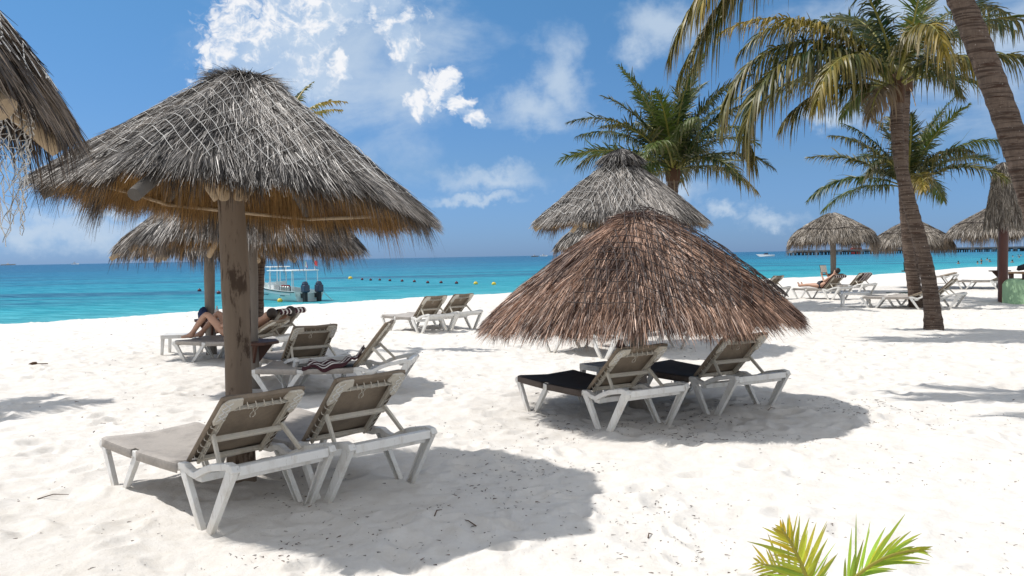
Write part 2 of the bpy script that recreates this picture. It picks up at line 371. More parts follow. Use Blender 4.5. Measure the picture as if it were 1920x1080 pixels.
# footprint field: dimple height map
RES = .025; X0, X1, Y0, Y1 = -14., 22., 2., 34.
HM = np.zeros((int((Y1 - Y0) / RES), int((X1 - X0) / RES)))
def stamp(px, py, a, b, ang, depth):
    R_ = int(1.9 * a / RES); ci = int((py - Y0) / RES); cj = int((px - X0) / RES)
    if ci < R_ or cj < R_ or ci >= HM.shape[0] - R_ or cj >= HM.shape[1] - R_: return
    yy, xx = np.mgrid[-R_:R_ + 1, -R_:R_ + 1] * RES
    u = (xx * math.cos(ang) + yy * math.sin(ang)) / a; v = (-xx * math.sin(ang) + yy * math.cos(ang)) / b
    q = u * u + v * v
    HM[ci - R_:ci + R_ + 1, cj - R_:cj + R_ + 1] += -depth * np.exp(-q * 1.6) + depth * .55 * np.exp(-((np.sqrt(q) - 1.35) ** 2) * 7)
r2 = random.Random(3)
for _ in range(6500):
    a = r2.uniform(.09, .19); stamp(r2.uniform(X0, X1), r2.uniform(Y0, Y1), a, a * r2.uniform(.4, .8), r2.uniform(0, PI), r2.uniform(.007, .033))
def gbase(x, y):
    d = SH.x * x + SH.y * y + 1.3 * vnoise(x * .12, y * .12, 5) * 2 + .5 * np.sin(x * .3)
    q = np.clip(d - 28.4, 0, None)
    z = -.125 * np.sqrt(q * q + 1.2 ** 2) + .125 * 1.2
    return np.maximum(z, -2.6)
def gheight(x, y):
    x = np.asarray(x, float); y = np.asarray(y, float); z = gbase(x, y); dist = np.hypot(x, y)
    am = np.clip(1.2 - dist / 90, .25, 1)
    z = z + am * (.045 * vnoise(x * .8, y * .8, 1) + .040 * vnoise(x * 2.1 + 5, y * 2.1, 2) + .026 * vnoise(x * 4.7, y * 4.7 + 9, 3) + .010 * vnoise(x * 11, y * 11, 4) + .004 * vnoise(x * 26, y * 26, 6))
    u = (x - X0) / RES; v = (y - Y0) / RES; ok = (u > 1) & (v > 1) & (u < HM.shape[1] - 2) & (v < HM.shape[0] - 2)
    ui = np.where(ok, u, 1); vi = np.where(ok, v, 1); a = ui.astype(int); b = vi.astype(int); fu = ui - a; fv = vi - b
    hm = (HM[b, a] * (1 - fu) + HM[b, a + 1] * fu) * (1 - fv) + (HM[b + 1, a] * (1 - fu) + HM[b + 1, a + 1] * fu) * fv
    return z + np.where(ok, hm, 0)
def gz(x, y): return float(gheight(np.array([x]), np.array([y]))[0])
ang = np.concatenate([np.linspace(-36, 36, 900), np.linspace(36.5, 323.5, 240)]) * PI / 180   # measured from +Y clockwise
rad = np.concatenate([[.2], np.geomspace(1.2, 3.2, 14)[:-1], np.geomspace(3.2, 60, 760)[:-1], np.geomspace(60, 9000, 60)])
RR, AA = np.meshgrid(rad, ang, indexing='ij'); GX = RR * np.sin(AA); GY = RR * np.cos(AA)
GZ = gheight(GX, GY); nr, na = RR.shape
idx = np.arange(nr * na).reshape(nr, na); nxt = np.roll(idx, -1, axis=1)
fq = np.stack([idx[:-1], nxt[:-1], nxt[1:], idx[1:]], -1).reshape(-1, 4)[:, ::-1]
cap = idx[0][None, ::-1]
g = np_mesh('sand', np.stack([GX, GY, GZ], -1).reshape(-1, 3), [fq[:, ::-1], cap[:, ::-1]], M['sand'], smooth=True)
g['kind'] = 'structure'
s_ = MB(); s_.add([(-14000, -14000, SEA), (14000, -14000, SEA), (14000, 14000, SEA), (-14000, 14000, SEA)], [(0, 1, 2, 3)])
tag(s_.build('sea', M['sea']), kind='structure')

# ------------------------------------------------------------------ strands (thatch)
def strands(P, D, L, w, droop, cols, roll=1.3, K=3, tipw=.25, up=None):
    """ribbons from P along D (unit), length L, width w, tip falls by droop*L"""
    n = len(P); t = np.linspace(0, 1, K)
    C_ = P[:, None] + D[:, None] * (L[:, None] * t)[:, :, None]
    C_[:, :, 2] -= (droop * L)[:, None] * (t ** 2)[None]
    S = np.cross(D, np.array([0, 0, 1.0]) if up is None else up); S /= np.linalg.norm(S, axis=1, keepdims=True) + 1e-9
    N = np.cross(S, D); a = rng.uniform(-roll, roll, n)[:, None]; Wd = S * np.cos(a) + N * np.sin(a)
    wt = (w[:, None] * (1 - (1 - tipw) * t[None] ** 2))[:, :, None] * .5
    V = np.stack([C_ - Wd[:, None] * wt, C_ + Wd[:, None] * wt], 2)      # n,K,2,3
    base = (np.arange(n) * K * 2)[:, None]; fs = []
    for k in range(K - 1): fs.append(base + np.array([[2 * k, 2 * k + 1, 2 * k + 3, 2 * k + 2]]))
    Fc = np.concatenate(fs, 0); Cc = np.repeat(cols, K * 2, 0)
    return V.reshape(-1, 3), Fc, Cc
def merge(parts):
    V = []; Fs = []; Cs = []; b = 0
    for v, f, c in parts: V.append(v); Fs.append(f + b); Cs.append(c); b += len(v)
    return np.concatenate(V), np.concatenate(Fs), np.concatenate(Cs)

class Roof:
    def __init__(s, R, ze, za, n=6, phi0=-98, tilt=(0, 0), power=1.12, scal=.04, seed=1, drop=0.0, cap=.0):
        s.R = R; s.ze = ze; s.za = za; s.n = n; s.phi0 = math.radians(phi0); s.tilt = tilt; s.pw = power; s.scal = scal; s.seed = seed; s.drop = drop; s.cap = cap; s.cx = 0
    def rad(s, phi):
        q = 2 * PI / s.n; a = np.mod(phi - s.phi0, q) - q / 2
        poly = math.cos(q / 2) / np.cos(a)
        return s.R * (poly * .75 + .25) * (1 + s.scal * np.sin(phi * 7 + s.seed) * .4 + s.scal * np.sin(phi * 17 + 2 * s.seed) * .3)
    def z(s, rho):
        r = np.clip(rho, 0, 1.3); c = np.clip(r, s.cap, None)
        return s.ze + (s.za - s.ze) * (1 - c ** s.pw) - s.drop * np.clip(r - .8, 0, None) ** 2 * 25 * .2
    def pt(s, rho, phi, off=0):
        R = s.rad(phi) * rho; x = R * np.cos(phi) + s.cx; y = R * np.sin(phi); z = s.z(rho) + off
        return np.stack([x, y, z + s.tilt[0] * x + s.tilt[1] * y], -1)
    def slope(s, rho, phi):
        a = s.pt(rho, phi); b = s.pt(rho + .04, phi); d = b - a; return d / np.linalg.norm(d, axis=-1, keepdims=True)

def palette(n, dark, light, share, jit=.25, k=None):
    """per strand colour: share of light strands"""
    u = (np.clip(rng.normal(share if k is None else k, .30, n), 0, 1) ** 1.25)[:, None]
    c = np.array(dark) * (1 - u) + np.array(light) * u
    return np.clip(c * rng.uniform(1 - jit, 1 + jit, (n, 1)), 0, 1)

def thatch_roof(root, rf, N, NF, w, Lm, dark, light, share, inner, innerN=None, tuft=True, fringe=.22, patchy=.25):
    """outer thatch, inner (unweathered) thatch as two parts"""
    # outer
    rho = np.sqrt(rng.uniform(.004, .98, N)); phi = rng.uniform(0, 2 * PI, N)
    P = rf.pt(rho, phi, 0) ; D = rf.slope(rho, phi)
    layer = rng.uniform(-.035, .02, N); P[:, 2] += layer
    ca = np.floor(phi * rf.R / .055 * np.maximum(rho, .15) + 7 * np.floor(rho * rf.R / .10)).astype(np.int64); cb = np.floor(rho * rf.R / .10 + vnoise(phi * 9, rho * 3, 3)).astype(np.int64)
    hsh = lambda q: (((ca * 73856093) ^ (cb * 19349663) ^ (q * 83492791)) % 9973) / 9973.0
    yaw = (vnoise(phi * 9, rho * 6, 11) * .4 + (hsh(1) - .5) * .38 + rng.normal(0, .07, N))[:, None]
    tang = np.stack([-np.sin(phi), np.cos(phi), 0 * phi], -1); D = D + tang * yaw
    lift = np.abs(rng.normal(.02, .05, N)) + .10 * hsh(2); D[:, 2] += lift; D /= np.linalg.norm(D, axis=1, keepdims=True)
    L = rng.uniform(.6, 1.35, N) * Lm; ww = rng.uniform(.6, 1.4, N) * w
    pv = vnoise(phi * 3.2 + 3, rho * 4, rf.seed + 20) + .6 * vnoise(phi * 8, rho * 11, rf.seed + 21)
    pat = np.clip(share + patchy * 2 * pv + (hsh(3) - .5) * .55, 0.02, 1)
    cols = palette(N, dark, light, share, k=pat)
    A = strands(P, D, L, ww, rng.uniform(.02, .2, N), cols)
    # eave fringe (outer colour going darker/browner) hanging
    phi2 = rng.uniform(0, 2 * PI, NF); rho2 = rng.uniform(.90, 1.0, NF)
    P2 = rf.pt(rho2, phi2, rng.uniform(-.05, .0, NF)); D2 = rf.slope(rho2, phi2); D2[:, 2] -= rng.uniform(.05, .7, NF); D2 /= np.linalg.norm(D2, axis=1, keepdims=True)
    D2 += rng.normal(0, .12, (NF, 3)); D2 /= np.linalg.norm(D2, axis=1, keepdims=True)
    scl = 1.0 + 1.3 * vnoise(phi2 * 5, 0 * phi2, rf.seed + 7) + .8 * vnoise(phi2 * 16, 0 * phi2, rf.seed + 8)
    L2 = rng.uniform(.5, 1.2, NF) * fringe * scl
    Bx = strands(P2, D2, L2, rng.uniform(.6, 1.3, NF) * w, rng.uniform(.2, .9, NF), palette(NF, dark, [light[0] * .62, light[1] * .52, light[2] * .42], share * .7))
    parts = [A, Bx]
    if tuft:   # the collar of dark tufts round the top
        nt = max(300, N // 14); ph = rng.uniform(0, 2 * PI, nt); rh = rng.uniform(.02, .15, nt); P3 = rf.pt(rh, ph, .015)
        D3 = rf.slope(rh, ph) + rng.normal(0, .28, (nt, 3)); D3[:, 2] += .35; D3 /= np.linalg.norm(D3, axis=1, keepdims=True)
        parts.append(strands(P3, D3, rng.uniform(.5, 1.1, nt) * Lm * .6, np.full(nt, w), rng.uniform(.3, 1.1, nt), palette(nt, dark, light, share * .35)))
    # base shell
    nr_, nph = 14, 72; rr = np.linspace(0.0, .97, nr_); pp = np.linspace(0, 2 * PI, nph, endpoint=False); Rg, Pg = np.meshgrid(rr, pp, indexing='ij')
    Vt = rf.pt(Rg.ravel(), Pg.ravel(), -.05); ix = np.arange(nr_ * nph).reshape(nr_, nph); nx_ = np.roll(ix, -1, 1)
    fb = np.stack([ix[:-1], ix[1:], nx_[1:], nx_[:-1]], -1).reshape(-1, 4)
    parts.append((Vt, fb, np.tile(np.array(dark) * .8, (len(Vt), 1))))
    V, Fc, Cc = merge(parts); np_mesh('thatch', V, Fc, M['thatch'], root, Cc)
    # inner
    NI = innerN or N // 3
    rho = np.sqrt(rng.uniform(.02, .80, NI)); phi = rng.uniform(0, 2 * PI, NI)
    P = rf.pt(rho, phi, rng.uniform(-.14, -.07, NI)); D = rf.slope(rho, phi); D[:, 2] -= rng.uniform(-.05, .28, NI); D += rng.normal(0, .08, (NI, 3)); D /= np.linalg.norm(D, axis=1, keepdims=True)
    c1 = palette(NI, [x * .35 for x in inner], inner, .6)
    A = strands(P, D, rng.uniform(.5, 1.1, NI) * Lm, rng.uniform(.7, 1.5, NI) * w, rng.uniform(0, .5, NI), c1)
    nf = NF; phi2 = rng.uniform(0, 2 * PI, nf); rho2 = rng.uniform(.66, .90, nf); P2 = rf.pt(rho2, phi2, rng.uniform(-.12, -.05, nf)); D2 = rf.slope(rho2, phi2) * .6
    D2[:, 2] -= rng.uniform(.3, 1.2, nf); D2 += rng.normal(0, .10, (nf, 3)); D2 /= np.linalg.norm(D2, axis=1, keepdims=True)
    scl = 1 + 1.3 * vnoise(phi2 * 6, 0 * phi2, rf.seed + 17) + .7 * vnoise(phi2 * 19, 0 * phi2, rf.seed + 18)
    Bx = strands(P2, D2, rng.uniform(.5, 1.1, nf) * fringe * 1.25 * scl, rng.uniform(.6, 1.3, nf) * w, rng.uniform(.1, .6, nf), palette(nf, [x * .3 for x in inner], inner, .5), tipw=.1)
    Vt = rf.pt(Rg.ravel(), Pg.ravel(), -.085)
    V, Fc, Cc = merge([A, Bx, (Vt, fb, np.tile(np.array(inner) * .45, (len(Vt), 1)))])
    np_mesh('under_thatch', V, Fc, M['thatch_in'], root, Cc)

def line_mesh(name, lines, r, material, parent):
    """thin 3-sided tubes along numpy polylines"""
    V = []; Fs = []; b = 0
    for p in lines:
        p = np.asarray(p); n = len(p)
        if n < 2: continue
        t = np.gradient(p, axis=0); t /= np.linalg.norm(t, axis=1, keepdims=True) + 1e-9
        a = np.cross(t, [.13, .21, .97]); a /= np.linalg.norm(a, axis=1, keepdims=True) + 1e-9; c = np.cross(t, a)
        ring = np.stack([p + r * (a * math.cos(q) + c * math.sin(q)) for q in (0, 2.094, 4.189)], 1); V.append(ring.reshape(-1, 3))
        i = np.arange(n - 1)[:, None] * 3
        for k in range(3): Fs.append(b + i + np.array([[k, (k + 1) % 3, 3 + (k + 1) % 3, 3 + k]]))
        b += n * 3
    return np_mesh(name, np.concatenate(V), np.concatenate(Fs), material, parent)
def drape_net(root, rf, sp, sp2, ang, r, material, off=.035, rmax=.99, wob=.35, az=None):
    """diamond netting laid over the roof"""
    lines = []; R = rf.R * 1.02
    for sgn, sp_ in ((1, sp), (-1, sp2)):
        th = ang + sgn * math.radians(33); d = np.array([math.cos(th), math.sin(th)]); nn = np.array([-d[1], d[0]])
        for k in np.arange(-R, R, sp_):
            t = np.arange(-R, R, .035); xy = nn * k + d * t[:, None]
            wv = vnoise(xy[:, 0] * 2.2, xy[:, 1] * 2.2, 31 + sgn) * sp_ * wob * 3; zz = 0
            xy = xy + nn * (wv + zz)[:, None]
            ph = np.arctan2(xy[:, 1], xy[:, 0]); rr = np.hypot(xy[:, 0], xy[:, 1]) / rf.rad(ph)
            P = rf.pt(rr, ph, off) ; P[:, 2] += vnoise(xy[:, 0] * 7, xy[:, 1] * 7, 33) * .035
            ok = (rr < rmax) & (rr > .05)
            if az is not None: ok &= az(ph)
            seg = []; cur = []
            for i in range(len(t)):
                if ok[i]: cur.append(P[i])
                elif cur: seg.append(np.array(cur)); cur = []
            if cur: seg.append(np.array(cur))
            lines += [s for s in seg if len(s) > 2]
    return line_mesh('net', lines, r, material, root)
def eave_rope(root, rf, rho, r=.012, off=.03, mat_=None):
    ph = np.linspace(0, 2 * PI, 120); P = rf.pt(rho + .03 * vnoise(ph * 3, ph * 0, 5), ph, off); P[:, 2] += .03 * np.sin(ph * 4)
    line_mesh('rope', [P], r, mat_ or M['rope_dark'], root)
def post_mesh(root, top, r0, r1, z1, material, lean=(0, 0), z0=-.3, name='post'):
    m = MB(); n = 16; pts = []; rs = []
    for i in range(n + 1):
        t = i / n; z = z0 + (z1 - z0) * t; k = max(z, 0) / z1
        pts.append((lean[0] * (1 - k) + .012 * math.sin(5 * t + r0 * 99), lean[1] * (1 - k) + .012 * math.cos(4 * t), z)); rs.append((r0 * (1 - t) + r1 * t) * (1 + .05 * math.sin(9 * t + 1) + random.uniform(-.025, .025)))
    m.tube(pts, rs, 18, jitter=.02); return m.build(name, material, root, smooth=True, angle=60)
def rafters(root, rf, material, rr=.045, over=.06, hub=.1, zoff=-.17):
    ov = over
    for k in range(rf.n):
        over = ov[k % len(ov)] if isinstance(ov, tuple) else ov
        phi = rf.phi0 + 2 * PI * k / rf.n; a = rf.pt(np.array([.07]), np.array([phi]), zoff + .02)[0]; b = rf.pt(np.array([1.0 + over / rf.R]), np.array([phi]), zoff + .04)[0]
        mid = (a + b) / 2 + np.array([0, 0, -.015]); MB().tube([a, mid, b], [rr * 1.1, rr, rr * random.uniform(.85, 1.05)], 10, jitter=.03).build('rafter', material, root, smooth=True, angle=50)
def purlins(root, rf, material, rho=.86, r=.016, zoff=-.17):
    for k in range(rf.n):
        p0 = rf.phi0 + 2 * PI * k / rf.n; p1 = p0 + 2 * PI / rf.n; a = rf.pt(np.array([rho]), np.array([p0]), zoff)[0]; b = rf.pt(np.array([rho]), np.array([p1]), zoff)[0]
        e = (b - a) * .04; mid = (a + b) / 2 + np.array([0, 0, random.uniform(-.02, .01)]); MB().tube([a - e, mid, b + e], [r, r * .9, r * 1.05], 7).build('purlin', material, root, smooth=True)
def braces(root, z1, r, material, n=6, phi0=0):
    for k in range(n):
        ph = math.radians(phi0) + 2 * PI * k / n; c, s = math.cos(ph), math.sin(ph)
        MB().tube([(c * r * .75, s * r * .75, z1 - .02), (c * (r + .14), s * (r + .14), z1 + .24)], [.05, .055], 9, jitter=.06).build('brace', material, root, smooth=True, angle=50)
def shelf(root, z, r, material):
    m = MB(); m.tube([(0, 0, z - .02), (0, 0, z + .02)], r, 8); o = m.build('shelf', material, root, bevel=.006)
    for k in range(4):
        a = k * PI / 2 + .5; c, s = math.cos(a), math.sin(a)
        mm = MB(); f3 = lambda u, v, w_: (c * u - s * (w_ - .015), s * u + c * (w_ - .015), v)
        mm.prism([(.06, z - .02), (r * .8, z - .02), (.06, z - .3)], f3, .03); mm.build('bracket', material, o)

GREY_D = (.013, .010, .009); GREY_L = (.54, .49, .44)
GOLD = (.52, .31, .12)
PAL = 'thatched palapas standing on the beach'
# --- main grey palapa
r = empty('palapa', (-2.11, 6.45, 0)); tag(r, 'largest grey palapa with white netting, its bark covered post between the two front loungers', 'palapa', PAL)
rf = Roof(1.35, 2.18, 3.15, 6, -98, (-.08, -.085), 1.05, .06, 1, cap=.14); rf.cx = .15
thatch_roof(r, rf, 120000, 11000, .0046, .19, GREY_D, GREY_L, .42, GOLD, 26000, fringe=.135)
drape_net(r, rf, .088, .088, math.radians(-78), .0021, M['rope_white'], off=.035)
rafters(r, rf, M['log_grey'], .045, (.16, -.25, -.25, -.2, -.2, .04)); purlins(r, rf, M['log']); post_mesh(r, 0, .106, .096, 2.28, M['post_bark'], (.04, -.02)); braces(r, 2.16, .1, M['log'], 6, -98)
# --- left edge palapa, close
r = empty('palapa', (-3.33, 3.48, 0)); tag(r, 'dark palapa roof cut off by the left edge, loose white netting hanging from its eave', 'palapa', PAL)
rf = Roof(1.47, 2.60, 3.72, 6, -10, (-.06, 0), 1.3, .04, 4, drop=.5, cap=.1)
thatch_roof(r, rf, 34000, 7000, .007, .22, (.02, .013, .009), (.26, .20, .15), .4, (.08, .045, .022), 16000, fringe=.15)
drape_net(r, rf, .07, .09, math.radians(-30), .0035, M['rope_white'])
rafters(r, rf, M['log'], .06, .0, zoff=-.2); post_mesh(r, 0, .12, .1, 2.7, M['post_bark'])
nl = []
for i in range(30):
    ph = math.radians(-24 + 50 * i / 29); b = rf.pt(np.array([.93]), np.array([ph]), -.03)[0]; tt = np.linspace(0, 1, 22)
    ln = .66 + .08 * math.sin(i * .9) + .04 * math.sin(i * 2.3)
    nl.append(np.stack([b[0] + .012 * np.sin(tt * 40 + i * PI) - .10 * tt, b[1] + .012 * np.cos(tt * 40 + i * PI) + 0 * tt, b[2] - ln * tt - .05], -1))
for j in range(1, 21, 1): nl.append(np.array([p[j] + np.array([0, 0, .008 * math.sin(k * 3 + j)]) for k, p in enumerate(nl[:30])]))
line_mesh('hanging_net', nl, .0022, M['rope_white'], r)
# --- brown palapa
r = empty('palapa', (1.36, 9.2, 0)); tag(r, 'low reddish brown palapa with dark netting over the two charcoal loungers', 'palapa', PAL)
rf = Roof(1.60, 1.08, 2.14, 12, -70, (.02, 0), 1.22, .012, 7, cap=.10, drop=.12)
thatch_roof(r, rf, 100000, 26000, .0068, .23, (.034, .010, .006), (.68, .43, .30), .39, (.10, .04, .022), 9000, fringe=.09, patchy=.22)
drape_net(r, rf, .10, .10, math.radians(-60), .0048, M['rope_dark'], off=.095, az=lambda p: (np.cos(p + .3) > -.3))
post_mesh(r, 0, .10, .09, 1.95, M['post']); rafters(r, rf, M['log_grey'], .035, -.12)
# --- second row grey palapas
r = empty('palapa', (-3.48, 11.35, 0)); tag(r, 'grey netted palapa just behind the largest one, round dark shelf on its post', 'palapa', PAL)
rf = Roof(1.46, 2.0, 2.95, 6, -110, (-.045, -.05), 1.1, .06, 2, cap=.1, drop=.3)
thatch_roof(r, rf, 34000, 5000, .009, .2, GREY_D, GREY_L, .5, GOLD, 9000, fringe=.15)
drape_net(r, rf, .13, .13, math.radians(-78), .003, M['rope_white']); rafters(r, rf, M['log'], .04, (-.2, -.25, -.2, -.2, .04, .05)); purlins(r, rf, M['log'])
post_mesh(r, 0, .10, .088, 2.0, M['post']); shelf(r, .58, .36, M['tray'])
r = empty('palapa', (-5.42, 15.3, 0)); tag(r, 'grey palapa mostly hidden, its slim post rising beside the sunbather with raised knees', 'palapa', PAL)
rf = Roof(1.5, 1.98, 2.95, 6, -100, (-.03, 0), 1.1, .06, 3, cap=.1, drop=.4)
thatch_roof(r, rf, 11000, 3000, .014, .22, GREY_D, GREY_L, .45, GOLD, 5000, fringe=.15)
rafters(r, rf, M['log'], .05, .06); post_mesh(r, 0, .095, .085, 2.1, M['post']); shelf(r, .62, .3, M['tray'])
r = empty('palapa', (1.98, 15.3, 0)); tag(r, 'tall grey netted palapa with a rounded cap rising behind the brown palapa', 'palapa', PAL)
rf = Roof(1.5, 2.30, 3.42, 6, -120, (.0, 0), 1.15, .03, 5, cap=.15)
thatch_roof(r, rf, 32000, 4500, .010, .2, GREY_D, GREY_L, .5, GOLD, 6000, fringe=.14)
drape_net(r, rf, .13, .13, math.radians(-100), .0032, M['rope_white'], az=lambda p: (np.cos(p) < .25)); rafters(r, rf, M['log'], .05, .04); purlins(r, rf, M['log'])
# domed cap
cp = MB(); post_mesh(r, 0, .11, .1, 2.6, M['tray'])
nt = 1800; ph = rng.uniform(0, 2 * PI, nt); rh = rng.uniform(.0, .20, nt); rc = Roof(1.62, 2.30, 3.50, 12, 0, (0, 0), 1.3, .0, 5)
D3 = rc.slope(rh, ph) + rng.normal(0, .12, (nt, 3)); D3 /= np.linalg.norm(D3, axis=1, keepdims=True)
v, f, c = strands(rc.pt(rh, ph, .05), D3, rng.uniform(.15, .26, nt), np.full(nt, .014), rng.uniform(.2, .6, nt), palette(nt, GREY_D, GREY_L, .15)); np_mesh('cap_thatch', v, f, M['thatch'], r, c)
r = empty('palapa', (2.65, 22, 0)); tag(r, 'grey palapa almost hidden behind the tall-capped one, only its left eave showing', 'palapa', PAL)
rf = Roof(1.62, 2.0, 3.0, 6, -100, (0, 0), 1.1, .04, 6, cap=.1, drop=.4)
thatch_roof(r, rf, 7000, 2000, .018, .2, GREY_D, GREY_L, .45, GOLD, 2500, fringe=.14); post_mesh(r, 0, .1, .09, 2.2, M['post'])
# --- right hand distance
FG_D = (.085, .068, .052); FG_L = (.48, .42, .35)
def far_palapa(x, y, R, ze, za, label, seed, N=12000, sh=True, lean=0, pr=.115):
    r = empty('palapa', (x, y, gz(x, y))); tag(r, label, 'palapa', PAL)
    rf = Roof(R - .12, ze + .42, za, 14, seed * 31, (lean, 0), 1.2, .03, seed, cap=.06, drop=.8)
    thatch_roof(r, rf, int(N * 1.3), N // 3, .016, .24, FG_D, FG_L, .55, (.26, .19, .12), N // 4, fringe=.24, tuft=False)
    eave_rope(r, rf, .80, .018, .05); post_mesh(r, 0, pr, pr * .9, ze + .5, M['post'])
    if sh: shelf(r, .72, .42, M['tray'])
    return r
far_palapa(12.8, 34.0, 1.78, 1.85, 3.2, 'lone grey palapa with pale post in front of the pier, above the reader', 11)
far_palapa(17.15, 36.6, 1.72, 1.65, 2.95, 'grey palapa half hidden behind the leaning palm trunk', 12)
far_palapa(19.85, 34.7, 2.12, 1.95, 3.45, 'broad grey palapa left of the green wall near the right edge', 13, 16000)
# closed bell shaped thatch on a red post, behind the green wall
r = empty('thatch_parasol', (14.75, 25.6, 0)); tag(r, 'narrow bell-shaped thatch parasol on a red brown post behind the green wall', 'parasol')
class Bell(Roof):
    def z(s, rho): r_ = np.clip(rho, 0, 1.2); return s.ze + (s.za - s.ze) * (1 - r_ ** 2.1)
rf = Bell(.50, 2.48, 4.2, 14, 0, (0, 0), 2, .02, 9)
thatch_roof(r, rf, 9000, 2500, .02, .34, FG_D, FG_L, .5, (.20, .13, .08), 1500, fringe=.12, tuft=False); eave_rope(r, rf, .72, .014, .04)
post_mesh(r, 0, .145, .13, 2.7, M['redwood']); MB().tube([(.25, 0, 2.5), (1.6, .2, 1.7)], .03, 8).build('strut', M['log_grey'], r, smooth=True)
w_ = MB(); prof = [(0, -.3), (0, .55), (.03, .64), (.10, .70), (.32, .70), (.39, .64), (.42, .55), (.42, -.3)]
pth = [(15.6, 26.6), (15.0, 26.1), (14.66, 25.5), (14.85, 24.9), (15.6, 24.3), (17.5, 23.2), (20, 21.9)]
rings = []
for i, p in enumerate(pth):
    a = Vector(pth[max(0, i - 1)]); b = Vector(pth[min(len(pth) - 1, i + 1)]); d = (b - a).normalized(); nn = Vector((-d.y, d.x))
    rings.append([(p[0] + nn.x * u, p[1] + nn.y * u, z) for u, z in prof])
b0 = 0
for rg in rings: w_.v += rg
for i in range(len(rings) - 1):
    for k in range(len(prof) - 1): w_.ng.append([i * 8 + k, (i + 1) * 8 + k, (i + 1) * 8 + k + 1, i * 8 + k + 1])
w_.ng.append([7 - k for k in range(8)]); w_.ng.append([(len(rings) - 1) * 8 + k for k in range(8)])
tag(w_.build('garden_wall', M['green_wall'], smooth=True, angle=60), 'low rounded pale green stucco wall at the right edge', 'wall')

